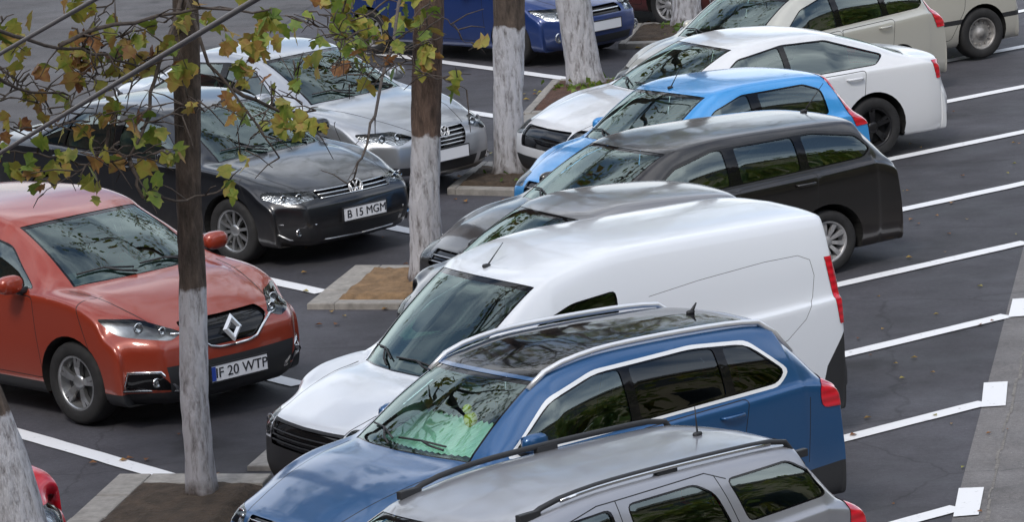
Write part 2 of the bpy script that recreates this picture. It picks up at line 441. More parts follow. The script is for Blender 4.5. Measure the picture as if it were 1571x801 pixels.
    def seam(s, view, pts, wd=.007, mi=1, side=0, cond=None):
        """a thin dark panel gap or painted crease line along a polyline"""
        for (a, b), (c_, d_) in zip(pts[:-1], pts[1:]):
            e = Vector((c_-a, d_-b)); n = Vector((-e.y, e.x)).normalized()*wd/2; t = e.normalized()*wd*.3
            poly = [(a-t.x+n.x, b-t.y+n.y), (c_+t.x+n.x, d_+t.y+n.y), (c_+t.x-n.x, d_+t.y-n.y), (a-t.x-n.x, b-t.y-n.y)]
            s.paint_faces(s.carve(view, poly, side=side, cond=cond), mi)

def rounded(poly, r=.04, n=3):
    """round the corners of a convex polygon"""
    out_ = []; m = len(poly)
    for i in range(m):
        p0, p, p1 = (Vector(poly[i-1]), Vector(poly[i]), Vector(poly[(i+1) % m]))
        a = p0-p; b = p1-p; rr = min(r, a.length*.45, b.length*.45)
        A = p+a.normalized()*rr; B = p+b.normalized()*rr
        for k in range(n+1):
            t = k/n; q = A*(1-t)**2+p*2*t*(1-t)+B*t**2
            out_.append((q.x, q.y))
    return out_
def clip(poly, k, lo, hi):
    """clip a polygon to lo<=coordinate k<=hi"""
    for lim, sg in ((lo, 1), (hi, -1)):
        res = []
        for i in range(len(poly)):
            p, q = poly[i], poly[(i+1) % len(poly)]
            a = (p[k]-lim)*sg; b = (q[k]-lim)*sg
            if a >= 0: res.append(p)
            if a*b < 0:
                t = a/(a-b); res.append((p[0]+(q[0]-p[0])*t, p[1]+(q[1]-p[1])*t))
        poly = res
    return poly
def circle(cx, cz, r, n=28):
    return [(cx+r*math.cos(2*math.pi*k/n), cz+r*math.sin(2*math.pi*k/n)) for k in range(n)]
def grow(poly, g):
    """offset a convex polygon outwards"""
    cx = sum(p[0] for p in poly)/len(poly); cy = sum(p[1] for p in poly)/len(poly); m = len(poly); o = []
    area = sum(poly[i][0]*poly[(i+1) % m][1]-poly[(i+1) % m][0]*poly[i][1] for i in range(m)); sg = 1 if area > 0 else -1
    for i in range(m):
        p0, p, p1 = Vector(poly[i-1]), Vector(poly[i]), Vector(poly[(i+1) % m])
        n0 = Vector(((p-p0).y, -(p-p0).x)).normalized()*sg; n1 = Vector(((p1-p).y, -(p1-p).x)).normalized()*sg
        n = (n0+n1); n = n/max(.3, n.length_squared/2) if n.length > 1e-6 else n0
        o.append((p.x+n.x*g, p.y+n.y*g))
    return o

# ------------------------------------------------------------------ car pieces
def wheel_at(parent, x, y, rad, wd, kind, side, steer=0):
    wname = 'wheel'
    wroot = bpy.data.objects.new(wname, None); col.objects.link(wroot); wroot.parent = parent
    wroot.location = (x, y, rad); wroot.rotation_euler = (0, 0, steer)
    rr = rad*.66 if kind != 'steel' else rad*.62
    bm = bmesh.new(); h = wd/2
    prof = [(-h*.86, rr), (-h*1.0, rr+.012), (-h*1.02, rad-.035), (-h*.88, rad-.01), (-h*.6, rad), (h*.6, rad), (h*.88, rad-.01), (h*1.02, rad-.035), (h*1.0, rr+.012), (h*.86, rr)]
    lathe(bm, prof, 44)
    t = obj('tyre', bm, MT['tyre'], wroot)
    bm = bmesh.new(); s = side
    lathe(bm, [(s*h*.88, rr+.002), (s*h*.92, rr-.012), (s*h*.70, rr-.022), (-s*h*.6, rr-.04), (-s*h*.6, .02)][::1], 44)
    m0 = {'dark': 'dark_alloy', 'cap': 'hubcap', 'steel': 'steel'}.get(kind, 'alloy')
    if kind == 'steel':
        lathe(bm, [(s*h*.4, rr-.02), (s*h*.25, rr*.78), (s*h*.55, rr*.55), (s*h*.45, rr*.36), (s*h*.75, rr*.3), (s*h*.75, .001)], 40)
        for k in range(12):
            a = 2*math.pi*k/12
            box(bm, (math.cos(a)*rr*.72, s*h*.42, math.sin(a)*rr*.72), (.03, .02, .016), Matrix.Rotation(-a, 3, 'Y'), .003)
    else:
        nsp = {'cap': 10, 'dark': 5, 'multi': 10}.get(kind, 5)
        for k in range(nsp):
            for dd in ((-.13, .13) if kind in ('alloy', 'dark') else (0,)):
                a = 2*math.pi*k/nsp+.2
                r0, r1 = rr*.22, rr*.95
                w0, w1 = (.020, .017) if kind in ('alloy', 'dark') else (.015, .024 if kind == 'cap' else .016)
                p = []
                for r_, ww, yy in ((r0, w0, .62), (r1*.6, (w0+w1)/2, .80), (r1, w1, .80)):
                    aa = a+dd*(r_/r1)**.5
                    cx, cz = math.cos(aa)*r_, math.sin(aa)*r_; tx, tz = -math.sin(aa), math.cos(aa)
                    p.append([(cx-tx*ww, s*h*yy, cz-tz*ww), (cx+tx*ww, s*h*yy, cz+tz*ww), (cx+tx*ww*.8, s*h*yy-s*.035, cz+tz*ww*.8), (cx-tx*ww*.8, s*h*yy-s*.035, cz-tz*ww*.8)])
                V = [[bm.verts.new(q) for q in ring] for ring in p]
                for i in range(2):
                    for j in range(4):
                        bm.faces.new((V[i][j], V[i][(j+1) % 4], V[i+1][(j+1) % 4], V[i+1][j]))
        lathe(bm, [(s*h*.55, rr*.30), (s*h*.68, rr*.27), (s*h*.72, rr*.12), (s*h*.74, .001)], 24)
        # brake disc behind
    bmesh.ops.recalc_face_normals(bm, faces=bm.faces)
    rim = obj('rim', bm, MT[m0], wroot)
    bm = bmesh.new()
    lathe(bm, [(s*h*.15, .001), (s*h*.15, rr*.8)], 24)
    obj('brake_disc', bm, MT['liner'] if kind != 'alloy' else MT['dash'], wroot)
    return wroot

def text_mesh(txt, size, depth=.002):
    cu = bpy.data.curves.new('t', 'FONT'); cu.body = txt; cu.size = size; cu.extrude = depth; cu.align_x = 'CENTER'; cu.align_y = 'CENTER'
    cu.offset = 0
    o = bpy.data.objects.new('t', cu); col.objects.link(o)
    dg = bpy.context.evaluated_depsgraph_get(); me = bpy.data.meshes.new_from_object(o.evaluated_get(dg))
    bpy.data.objects.remove(o); return me
def plate(B, root, y, z, txt, sign=1, tilt=0):
    x = B.front_x(y, z, sign)+sign*.018
    o = bpy.data.objects.new('number_plate', None); col.objects.link(o); o.parent = root; o.location = (x, y, z)
    ang = 0
    o.rotation_euler = (0, -sign*tilt, 0 if sign == 1 else math.pi)
    bm = bmesh.new(); box(bm, (0, 0, 0), (.012, .53, .125), bev=.003)
    obj('plate_board', bm, MT['plate'], o)
    if txt and txt[0] == 'I':
        bm = bmesh.new(); box(bm, (.0075, -.245, 0), (.004, .036, .112)); obj('blue_band', bm, MT['plate_blue'], o)
    bm = bmesh.new()
    for (a, b, c_, d_) in ((0, .066, .55, .01), (0, -.066, .55, .01), (.27, 0, .01, .14), (-.27, 0, .01, .14)):
        box(bm, (-.002, a, b), (.02, c_, d_))
    obj('plate_frame', bm, MT['trim'], o)
    if txt:
        me = text_mesh(txt, .112)
        # text plane x->-y (reads left to right seen from the front), up->z
        me.transform(Matrix.Translation((.0075, .018, -.002)) @ Matrix(((0, 0, 1, 0), (1, 0, 0, 0), (0, 1, 0, 0), (0, 0, 0, 1))))
        me.materials.clear(); me.materials.append(MT['plate_ink'])
        t = bpy.data.objects.new('lettering', me); col.objects.link(t); t.parent = o
    return o
def round_badge(root, x, y, z, r=.065, tilt=.2):
    """chromed ring with a V over a W"""
    bm = bmesh.new()
    n = 28; ring = [(0, math.cos(2*math.pi*k/n)*r, math.sin(2*math.pi*k/n)*r) for k in range(n+1)]
    tube(bm, ring, r*.11, 6)
    def bar(p, q): tube(bm, [(0, p[0]*r, p[1]*r), (0, q[0]*r, q[1]*r)], r*.10, 6)
    for sg in (1, -1):
        bar((sg*.42, .85), (0, .12)); bar((sg*.85, .38), (sg*.42, -.78)); bar((sg*.42, -.78), (0, -.02))
    o = obj('badge', bm, MT['rail'], root); o.location = (x, y, z); o.rotation_euler = (0, -tilt, 0)
    bm = bmesh.new(); lathe(bm, [(0, .001), (0, r)], 24)
    for v in bm.verts: v.co = Vector((v.co.y-.012, v.co.x, v.co.z))
    obj('badge_disc', bm, MT['gloss_black'], o)
    return o
def diamond_badge(root, x, y, z, h=.11, w=.085, tilt=.15):
    """chromed folded lozenge"""
    bm = bmesh.new(); k = .40
    O = [(0, h), (w, 0), (0, -h), (-w, 0)]; I = [(0, h*k), (w*k, 0), (0, -h*k), (-w*k, 0)]; Mi = [((a+c_)/2, (b+d_)/2) for (a, b), (c_, d_) in zip(O, I)]
    o_ = [bm.verts.new((0, a, b)) for a, b in O]; m_ = [bm.verts.new((.014, a, b)) for a, b in Mi]; i_ = [bm.verts.new((0.004, a, b)) for a, b in I]
    for j in range(4):
        l = (j+1) % 4
        bm.faces.new((o_[j], o_[l], m_[l], m_[j])); bm.faces.new((m_[j], m_[l], i_[l], i_[j]))
    bmesh.ops.recalc_face_normals(bm, faces=bm.faces)
    o = obj('badge', bm, MT['rail'], root); o.location = (x, y, z); o.rotation_euler = (0, -tilt, 0)
    return o
def lump(bm, c, s, seg=12, rings=8, mat=0, sq=2.6):
    """rounded superellipsoid"""
    V = []
    for i in range(rings+1):
        ph = -math.pi/2+math.pi*i/rings; row = []
        for k in range(seg):
            th = 2*math.pi*k/seg
            f = lambda v, e: math.copysign(abs(v)**(2/e), v)
            row.append(bm.verts.new((c[0]+s[0]*f(math.cos(ph), sq)*f(math.cos(th), sq), c[1]+s[1]*f(math.cos(ph), sq)*f(math.sin(th), sq), c[2]+s[2]*f(math.sin(ph), sq))))
        V.append(row)
    for i in range(rings):
        for k in range(seg):
            f = bm.faces.new((V[i][k], V[i][(k+1) % seg], V[i+1][(k+1) % seg], V[i+1][k])); f.smooth = True; f.material_index = mat
    bmesh.ops.remove_doubles(bm, verts=V[0]+V[-1], dist=1e-5)

def build_car(c, name, label, cat, group=None, ns=7, nt_=5):
    L, W, H = c['L'], c['W'], c['H']; W2 = W/2; L2 = L/2; rad = c['rad']
    root = empty(name, (0, 0, 0)); tag(root, label, cat, group)
    B = Body(c, ns, nt_); X = lambda d: L2-d
    pm = c['paint']; mats = [pm, MT['gap'], MT['trim'], MT['chrome'], MT['gloss_black'], c.get('paint2', pm), MT['gloss_black']]
    P_, GAP, TRIM, CHR, GLB, P2, FRM = range(7)
    # --- two-tone roof
    if c.get('roof_mi'):
        s0, s1, t1 = c['roof_mi']; B.paint_faces(B.sel(s0, s1, 0, t1), c.get('roof_i', GLB))
    # --- windscreen and rear window straight from the surface grid
    def pane(name_, s0, s1, t1, m, mg=.16):
        fs = B.sel(s0, s1, 0, t1)
        inner = set(B.sel(s0+mg, s1-mg*.8, 0, t1-.22))
        for f in fs: f.material_index = 0 if f in inner else 1
        B.extract(name_, fs, [m, MT['gloss_black']], root, off=-.004)
    pane('windshield', I_COWL+.15, I_HEAD+.0, 2.82, MT['glass'])
    ir = I_RH+(2 if c['rear'] == 'sedan' else 3)
    if c.get('rear_glass', True): pane('rear_window', I_RH+.1, ir-.12, 2.78, MT['privacy'] if c.get('privacy') else MT['side_glass'])
    # --- side windows
    for sd_ in (1, -1):
        for ip, (dlo, cuts, gm) in enumerate(c['dlo']):
            poly = rounded(dlo, c.get('dlo_r', .05), 3)
            if c.get('dlo_trim'):
                B.paint_faces(B.carve('side', rounded(grow(dlo, c.get('dlo_tw', .02)), .06, 3), side=sd_), c['dlo_trim'])
            fs = B.carve('side', poly, side=sd_)
            for f in fs: f.material_index = FRM
            for (a, b, priv) in cuts:
                pf = B.carve('side', rounded(clip(grow(dlo, -.012), 0, a, b), .035, 3), faces=fs, side=sd_)
                pf = [f for f in pf if f.is_valid]
                ps = set(pf)
                B.extract('side_window', pf, MT['privacy'] if priv else MT['side_glass'], root, off=-.008, mi=0)
                fs = [f for f in B.bm.faces if f.material_index == FRM]
    # --- cladding
    for (view, poly, m_) in c.get('clad', []):
        for sd_ in ((1, -1) if view == 'side' else (0,)):
            B.paint_faces(B.carve(view, poly, side=sd_), m_)
    if c.get('arch_clad'):
        for dx in (c['fo'], c['fo']+c['wb']):
            for sd_ in (1, -1):
                B.paint_faces(B.carve('side', clip(circle(dx, rad+.0, rad+.11), 1, .1, 3), side=sd_, cond=lambda ce, n: abs(ce.y) > W2*.62), c['arch_clad'])
    # --- wheel arches
    ar = rad+c.get('arch_gap', .045)
    for dx in (c['fo'], c['fo']+c['wb']):
        for sd_ in (1, -1):
            fs = B.carve('side', circle(dx, rad+.005, ar, 32), side=sd_, cond=lambda ce, n: abs(ce.y) > W2*.55)
            bmesh.ops.delete(B.bm, geom=[f for f in fs if f.is_valid], context='FACES')
            fs = B.carve('side', [(dx-ar, .0), (dx+ar, .0), (dx+ar, .24), (dx-ar, .24)], side=sd_, cond=lambda ce, n: abs(ce.y) > W2*.55)
            bmesh.ops.delete(B.bm, geom=[f for f in fs if f.is_valid], context='FACES')
            bm = bmesh.new(); n = 24; y1 = B.yat(dx, rad+ar*.9)*sd_; ra = []; rb_ = []
            for k in range(n+1):
                a = math.pi*(-.1+1.2*k/n)
                px, pz = X(dx)+ar*math.cos(a), rad+.005+ar*math.sin(a)
                yy = sd_*max(.3, min(abs(y1)+.02, B.yat(dx-ar*math.cos(a), max(.25, pz+.015))-.004)) if abs(ar*math.cos(a)) < 5 else y1
                ra.append(bm.verts.new((px, yy, pz))); rb_.append(bm.verts.new((px, sd_*W2*.45, pz)))
            for k in range(n): bm.faces.new((ra[k], ra[k+1], rb_[k+1], rb_[k]))
            bm.faces.new(rb_)
            # thin rolled lip of the arch
            obj('wheel_arch', bm, MT['liner'], root)
            wheel_at(root, X(dx), sd_*(W2-.03-.1), rad, .20, c['wheel'], sd_, c.get('steer', 0) if dx == c['fo'] else 0)
    # --- lamps
    def lamp(nm, view, poly, mlens, mb, side, xr, off=.002, depth=.035):
        fs = B.carve(view, poly, side=side, cond=lambda ce, n: xr[0] < L2-ce.x < xr[1] and abs(ce.y) > xr[2])
        if not fs: return
        if mb is not None:
            h = B.extract(nm, fs, mb, root, off=-depth, keep=True, mi=0)
            B.extract('lamp_lens', fs, mlens, h, off=off, mi=0)
            return h
        return B.extract(nm, fs, mlens, root, off=off, mi=0)
    for sd_ in (1, -1):
        fl = lambda P: [(p[0]*sd_, p[1]) for p in P]
        if c.get('headlight'):
            h = lamp('headlight', 'front', fl(rounded(c['headlight'], .03)), MT['lens'], c.get('lamp_bowl', MT['lamp_bowl']), sd_, (0, .95, .2), depth=.045)
            for (y, z, r) in c.get('bulbs', []):
                bm = bmesh.new(); xx = B.front_x(y, z)-.045
                lathe(bm, [(.022, r), (.03, r*.85), (-.0, r*.55), (-.01, .001)], 20)
                for v in bm.verts: v.co = Vector((v.co.y+xx+.0, v.co.x+sd_*y, v.co.z+z))
                if h: obj('lamp_bulb', bm, MT['chrome'], h)
        for tl in c.get('tail', []):
            view, poly, xr = tl[:3]
            hh = lamp('tail_lamp', view, poly if view == 'side' else fl(poly), MT[tl[3]] if len(tl) > 3 else MT['red_lens'], None, sd_, xr, off=.006)
            if len(tl) > 4 and hh:
                fs = B.bvh; me_ = hh.data
                pz0, pz1 = tl[4]
                nb = bmesh.new(); nb.from_mesh(me_); k = [f for f in nb.faces if not (pz0 < f.calc_center_median().z < pz1)]; bmesh.ops.delete(nb, geom=k, context='FACES')
                for v in nb.verts: v.co += Vector((-.004, sd_*.004, .0))
                if nb.faces: obj('reverse_lens', nb, MT['clear_lens'], hh, True)
        for (poly, m_) in c.get('fog', []):
            B.paint_faces(B.carve('front', fl(poly), side=sd_, cond=lambda ce, n: L2-ce.x < .8), m_)
        for (y, z, r) in c.get('foglamp', []):
            bm = bmesh.new(); xx = B.front_x(y, z)
            lathe(bm, [(.004, r*1.15), (.014, r), (.008, r*.8), (.01, .001)], 20)
            for v in bm.verts: v.co = Vector((v.co.y+xx, v.co.x+sd_*y, v.co.z+z))
            obj('fog_lamp', bm, MT['chrome'], root)
    # --- front openings
    for (poly, m_) in c.get('front', []):
        B.paint_faces(B.carve('front', poly, cond=lambda ce, n: L2-ce.x < .8), m_)
    if c.get('grille'):
        fs = B.carve('front', rounded(c['grille'], .03), cond=lambda ce, n: L2-ce.x < .7)
        g = B.extract('grille', fs, MT['gloss_black'], root, off=-.02, mi=0)
        for z in c.get('slats', []):
            ys = [p[0] for p in clip(c['grille'], 1, z-.005, z+.005)]
            if not ys or not g: continue
            a, b = min(ys)+.02, max(ys)-.02
            pts = [(B.front_x(a+(b-a)*k/12, z)-.004, a+(b-a)*k/12, z) for k in range(13)]
            bm = bmesh.new(); tube(bm, pts, c.get('slat_r', .007), 6); obj('slat', bm, MT['chrome' if c.get('slat_chrome', True) else 'trim'], g)
    for pts, r_, m_ in c.get('front_bars', []):       # bars that follow the nose
        for sd_ in (1, -1):
            q = [(B.front_x(y*sd_, z)+.004, y*sd_, z) for y, z in pts]
            bm = bmesh.new(); tube(bm, q, r_, 6); obj('trim_bar', bm, MT[m_], root)
    if c.get('plate_f'): plate(B, root, 0, *c['plate_f'][:2], 1)
    if c.get('plate_r'): plate(B, root, 0, *c['plate_r'][:2], -1)
    if c.get('badge') == 'round': round_badge(root, B.front_x(0, c['badge_z'])+.02, 0, c['badge_z'], c.get('badge_r', .065))
    if c.get('badge') == 'diamond': diamond_badge(root, B.front_x(0, c['badge_z'])+.02, 0, c['badge_z'], c.get('badge_r', .11), c.get('badge_r', .11)*.78)
    # --- panel gaps, and the van's crease shade painted as dark lines
    top = lambda ce, n: n.z > .35 and ce.z > .45
    for pts in c.get('hood_line', []):
        B.seam('top', pts, .009, GAP, cond=top); B.seam('top', [(a, -b) for a, b in pts], .009, GAP, cond=top)
    for pts in c.get('side_line', []):
        for sd_ in (1, -1): B.seam('side', pts, c.get('seam_w', .007), GAP, side=sd_)
    # --- doors as parts of their own
    for sd_ in (1, -1):
        for (poly, hd_) in c.get('doors', []):
            inner = rounded(poly, .04)
            out_ = rounded(grow(poly, .007), .045)
            B.paint_faces([f for f in B.carve('side', out_, side=sd_) if f.material_index in (P_, P2)], GAP)
            fs = B.carve('side', inner, side=sd_)
            for f in fs:
                if f.material_index == GAP: f.material_index = P_
            for (view, cp, m_) in c.get('clad', []):
                if view == 'side': B.paint_faces(B.carve('side', cp, faces=[f for f in fs if f.is_valid], side=sd_), m_)
            x0, x1 = min(p[0] for p in poly), max(p[0] for p in poly); z0, z1 = min(p[1] for p in poly), max(p[1] for p in poly)
            fs = [f for f in B.bm.faces if f.material_index in (P_, P2, TRIM) and f.calc_center_median().y*sd_ > .3 and abs(f.normal.y) > .03 and
                  inside(inner, (L2-f.calc_center_median().x, f.calc_center_median().z))]
            dr = B.extract('door', fs, mats, root)
            if dr and hd_:
                hx, hz = hd_; y = B.yat(hx, hz)
                bm = bmesh.new(); pts = [(X(hx)+a, sd_*(y+b), hz) for a, b in ((.10, .0), (.085, .028), (0, .034), (-.085, .028), (-.10, .0))]
                tube(bm, pts, .013, 8); obj('door_handle', bm, MT['chrome'] if c.get('handle_chrome') else pm, dr)
    # --- body shell
    B.extract('body', list(B.bm.faces), mats, root)
    B.bm.free()
    # --- underside
    bm = bmesh.new(); box(bm, (0, 0, .24), (L-.7, W-.5, .10)); obj('underbody', bm, MT['liner'], root)
    # --- mirrors
    md, mz = c['mirror']
    for sd_ in (1, -1):
        bm = bmesh.new(); y0 = B.yat(md, mz-.03)-.03
        fo_ = c.get('fold')
        lump(bm, (X(md)-.09, sd_*(y0+.075), mz+.04), (.105, .05, .07)) if fo_ else lump(bm, (X(md)+.02, sd_*(y0+.17), mz+.05), (.065, .11, .075))
        mo = obj('mirror', bm, c.get('mirror_mat', pm), root)
        bm = bmesh.new(); tube(bm, [(X(md)-.0, sd_*(y0), mz-.03), (X(md)+.01-(.05 if fo_ else 0), sd_*(y0+(.07 if fo_ else .12)), mz+.0)], [.035, .028], 8); obj('mirror_arm', bm, MT['trim'], mo)
        bm = bmesh.new(); box(bm, (X(md)-.09, sd_*(y0+.022), mz+.04), (.16, .006, .10), bev=.002) if fo_ else box(bm, (X(md)-.047, sd_*(y0+.17), mz+.05), (.006, .17, .11), bev=.002); obj('mirror_glass', bm, MT['chrome'], mo)
    # --- wipers, cowl
    bm = bmesh.new()
    cd, cz = c['cowl']; hd, hz = c['head']
    for (ya, yb_, k) in ((.45, -.05, .10), (-.12, -.55, .13)):
        def sp(y, t):
            d = cd+.02+(hd-cd)*t+.14*(abs(y)/.62)**2
            return (X(d)+.0, y, B.top_z(d, y)+.018)
        tube(bm, [sp(ya, .02), sp((ya+yb_)/2+.1, .06), sp((ya+yb_)/2, k)], .009, 6)
        tube(bm, [sp(ya-.0, k*.55), sp((ya+yb_)/2, k), sp(yb_, k*.9)], .008, 6)
    obj('wiper', bm, MT['trim'], root)
    # --- roof furniture
    if c.get('rails'):
        d0, d1, ry, lift, m_, r_ = c['rails']
        for sd_ in (1, -1):
            bm = bmesh.new(); n = 16; pts = []
            for k in range(n+1):
                t = k/n; d = d0+(d1-d0)*t; e = min(1, min(t, 1-t)*9); e = math.sin(e*math.pi/2)
                pts.append((X(d), sd_*ry, B.top_z(d, ry)+lift*e-.005))
            tube(bm, pts, r_, 8)
            if lift > .03:
                for t in (.5,) if c.get('rail_posts') else ():
                    d = d0+(d1-d0)*t; z = B.top_z(d, ry); box(bm, (X(d), sd_*ry, z+lift/2), (.10, .03, lift))
            ro = obj('roof_rail', bm, MT[m_], root)
            if c.get('rail_insert'):
                bm = bmesh.new(); tube(bm, [(p[0], p[1]+sd_*.016, p[2]-.012) for p in pts[2:-2]], r_*.75, 6); obj('rail_insert', bm, MT['chrome'], ro)
            if c.get('rail_posts'):
                for t in (.02, .5, .98):
                    bm = bmesh.new(); d = d0+(d1-d0)*t; box(bm, (X(d), sd_*ry, B.top_z(d, ry)+lift*.35), (.16, .045, lift*.9+.01), bev=.008)
                    obj('rail_foot', bm, MT['trim'], ro)
    if c.get('antenna'):
        ad, al, lean = c['antenna']; z = B.top_z(ad, 0); bm = bmesh.new()
        lump(bm, (X(ad), 0, z+.008), (.035, .02, .018))
        tube(bm, [(X(ad), 0, z), (X(ad)-lean*al, 0, z+al)], [.007, .003] if al > .1 else [.02, .006], 6)
        obj('antenna', bm, MT['trim'], root)
    # --- cabin
    sh = c.get('seat_h', 0); fl_z = .32
    bm = bmesh.new(); cz_ = c['belt'][0]
    box(bm, (X((cd+.35+c['rhead'][0])/2), 0, fl_z), (c['rhead'][0]-cd-.3, W-.34, .06))
    obj('cabin_floor', bm, MT['dash'], root)
    bm = bmesh.new()
    yd = W2-.2; pr = [(cd+.16, cz-.06), (cd+.42, cz-.03), (cd+.62, cz-.02), (cd+.70, cz-.10), (cd+.66, cz-.32), (cd+.16, cz-.32)]
    A = [bm.verts.new((X(a), -yd, b)) for a, b in pr]; Bv = [bm.verts.new((X(a), yd, b)) for a, b in pr]
    for i in range(len(pr)): bm.faces.new((A[i], A[(i+1) % len(pr)], Bv[(i+1) % len(pr)], Bv[i]))
    bm.faces.new(A); bm.faces.new(Bv[::-1]); bmesh.ops.recalc_face_normals(bm, faces=bm.faces)
    obj('dashboard', bm, c.get('dash_mat', MT['dash']), root)
    bm = bmesh.new(); sx = cd+.85; q = []
    for k in range(21):
        a = 2*math.pi*k/20; u_, v_ = math.cos(a)*.18, math.sin(a)*.18
        q.append((X(sx)-v_*.40*-1, .36+u_, cz-.02+v_*.92))
    tube(bm, q, .014, 6); tube(bm, [(X(sx)+.1, .36, cz-.06), (X(sx), .36, cz-.02)], .03, 8); obj('steering_wheel', bm, MT['dash'], root)
    fx = cd+1.45
    for (sx, sy, ww) in ((fx, .36, .25), (fx, -.36, .25), (fx+.85, .0, .60)):
        if sx+.35 > c['rhead'][0]+.3: continue
        bm = bmesh.new(); hb = H-.48
        lump(bm, (X(sx-.22), sy, .52+sh), (.26, ww, .09), 16, 8, sq=3.5)
        o_ = obj('seat', bm, MT['cloth'], root)
        bm = bmesh.new(); lump(bm, (0, 0, 0), (.07, ww*.95, .33), 16, 8, sq=3.5)
        for v in bm.verts: v.co = Matrix.Rotation(-.3, 3, 'Y') @ v.co+Vector((X(sx+.12), sy, .83+sh))
        obj('backrest', bm, MT['cloth'], o_)
        bm = bmesh.new()
        for yy in ((0,) if ww < .3 else (-.34, 0, .34)):
            lump(bm, (X(sx+.27), sy+yy, min(H-.22, 1.22+sh)), (.05, .12, .085), 12, 8, sq=3)
        obj('headrest', bm, MT['cloth'], o_)
    # interior mirror
    bm = bmesh.new(); lump(bm, (X(hd-.02), 0, hz-.12), (.02, .12, .035)); obj('interior_mirror', bm, MT['dash'], root)
    return root, B
def inside(poly, p):
    sg = None
    for i in range(len(poly)):
        a, b = poly[i], poly[(i+1) % len(poly)]
        cr_ = (b[0]-a[0])*(p[1]-a[1])-(b[1]-a[1])*(p[0]-a[0])
        if abs(cr_) < 1e-9: continue
        if sg is None: sg = cr_ > 0
        elif (cr_ > 0) != sg: return False
    return True
def place(root, c, fx, fy, yaw):
    """put a car with the middle of its front bumper at (fx, fy), heading yaw"""
    root.rotation_euler = (0, 0, yaw)
    root.location = (fx-math.cos(yaw)*c['L']/2, fy-math.sin(yaw)*c['L']/2, 0.0)
# ------------------------------------------------------------------ the cars
D_ = MT
red = paint('red_paint', (.30, .034, .012), .2, .38, .05, (.3, .18, .14))
dgrey = paint('dark_grey_paint', (.007, .009, .014), .45, .3, .03)
silver = paint('silver_paint', (.46, .48, .51), .75, .32, .12)
dsilver = paint('warm_silver_paint', (.36, .37, .41), .6, .38, .2)
blue = paint('deep_blue_paint', (.012, .085, .23), .4, .3, .05, (.3, .32, .36))
white = paint('white_paint', (.74, .76, .79), 0, .3, .12, (.45, .43, .4))
white2 = paint('van_white_paint', (.72, .76, .82), 0, .3, .08, (.5, .48, .45))
black = paint('black_paint', (.004, .0038, .004), .25, .3, .20, (.17, .135, .12))
sky_blue = paint('light_blue_paint', (.045, .34, .78), .2, .3, .08, (.3, .32, .36))
old_blue = paint('old_blue_paint', (.007, .035, .17), .3, .35, .08, (.2, .22, .28))
beige = paint('beige_paint', (.56, .55, .49), .35, .4, .15)
grey2 = paint('grey_paint', (.24, .24, .25), .6, .35, .25)
maroon = paint('maroon_paint', (.10, .008, .012), .3, .35, .15)
TRIM, CHR, GLB, P2 = 2, 3, 4, 5
nearblack = paint('near_black_paint', (.012, .013, .015), .4, .3, .1)
bright_trim = mat('bright_window_trim', (.80, .82, .84), .3, .15, .5)
CARS = {}
CARS['captur'] = dict(L=4.12, W=1.78, H=1.55, fo=.86, wb=2.606, rad=.33, wheel='alloy', paint=red, nose=(.80, .16), belt=(1.0, 1.10), yroof=.565,
    cowl=(.92, 1.05), head=(1.72, 1.45), peak=2.35, rhead=(3.55, 1.46), rbase=(3.86, 1.10), rear='hatch', hood_y=.60, cowl_bow=.16,
    dlo=[([(1.32, 1.02), (1.75, 1.30), (2.2, 1.42), (3.2, 1.38), (3.5, 1.15), (3.3, 1.09)], [(1.3, 2.32, 0), (2.42, 3.2, 1), (3.22, 3.6, 1)], 0)],
    clad=[('side', [(0, .18), (4.2, .18), (4.2, .30), (0, .30)], TRIM)], arch_clad=None,
    headlight=[(.40, .735), (.52, .69), (.78, .74), (.84, .87), (.60, .845)], bulbs=[(.64, .785, .045), (.52, .755, .035)], lamp_bowl=MT['alloy'],
    front=[([(-.55, .20), (.55, .20), (.6, .50), (-.6, .50)], TRIM), ([(-.85, .18), (.85, .18), (.85, .27), (-.85, .27)], TRIM)],
    grille=[(-.40, .74), (-.20, .60), (.20, .60), (.40, .74), (.38, .80), (-.38, .80)], slats=[],
    front_bars=[([(.0, .575), (.14, .58), (.22, .60), (.30, .665), (.42, .725), (.5, .735)], .011, 'chrome'),
                ([(.50, .30), (.84, .335), (.80, .47), (.64, .465), (.50, .305)], .015, 'chrome')],
    fog=[([(.53, .31), (.82, .34), (.79, .46), (.65, .455)], GLB)], foglamp=[(.66, .385, .035)],
    badge='diamond', badge_z=.70, badge_r=.115, plate_f=(.385, 'IF 20 WTP'),
    hood_line=[[(.14, .52), (.5, .60), (1.05, .70)]], side_line=[[(.62, .60), (.78, .98)]],
    doors=[([(1.22, .34), (2.36, .34), (2.36, 1.0), (1.30, .97)], (2.20, .92)), ([(2.38, .34), (2.98, .34), (3.25, .75), (3.25, 1.06), (2.38, 1.0)], (3.1, .97))],
    tail=[('side', [(3.72, .88), (4.3, .85), (4.3, 1.05), (3.75, 1.08)], (3.6, 4.3, .5))],
    mirror=(1.42, 1.03), antenna=(3.35, .2, .8), steer=0, plate_r=(.8, None))
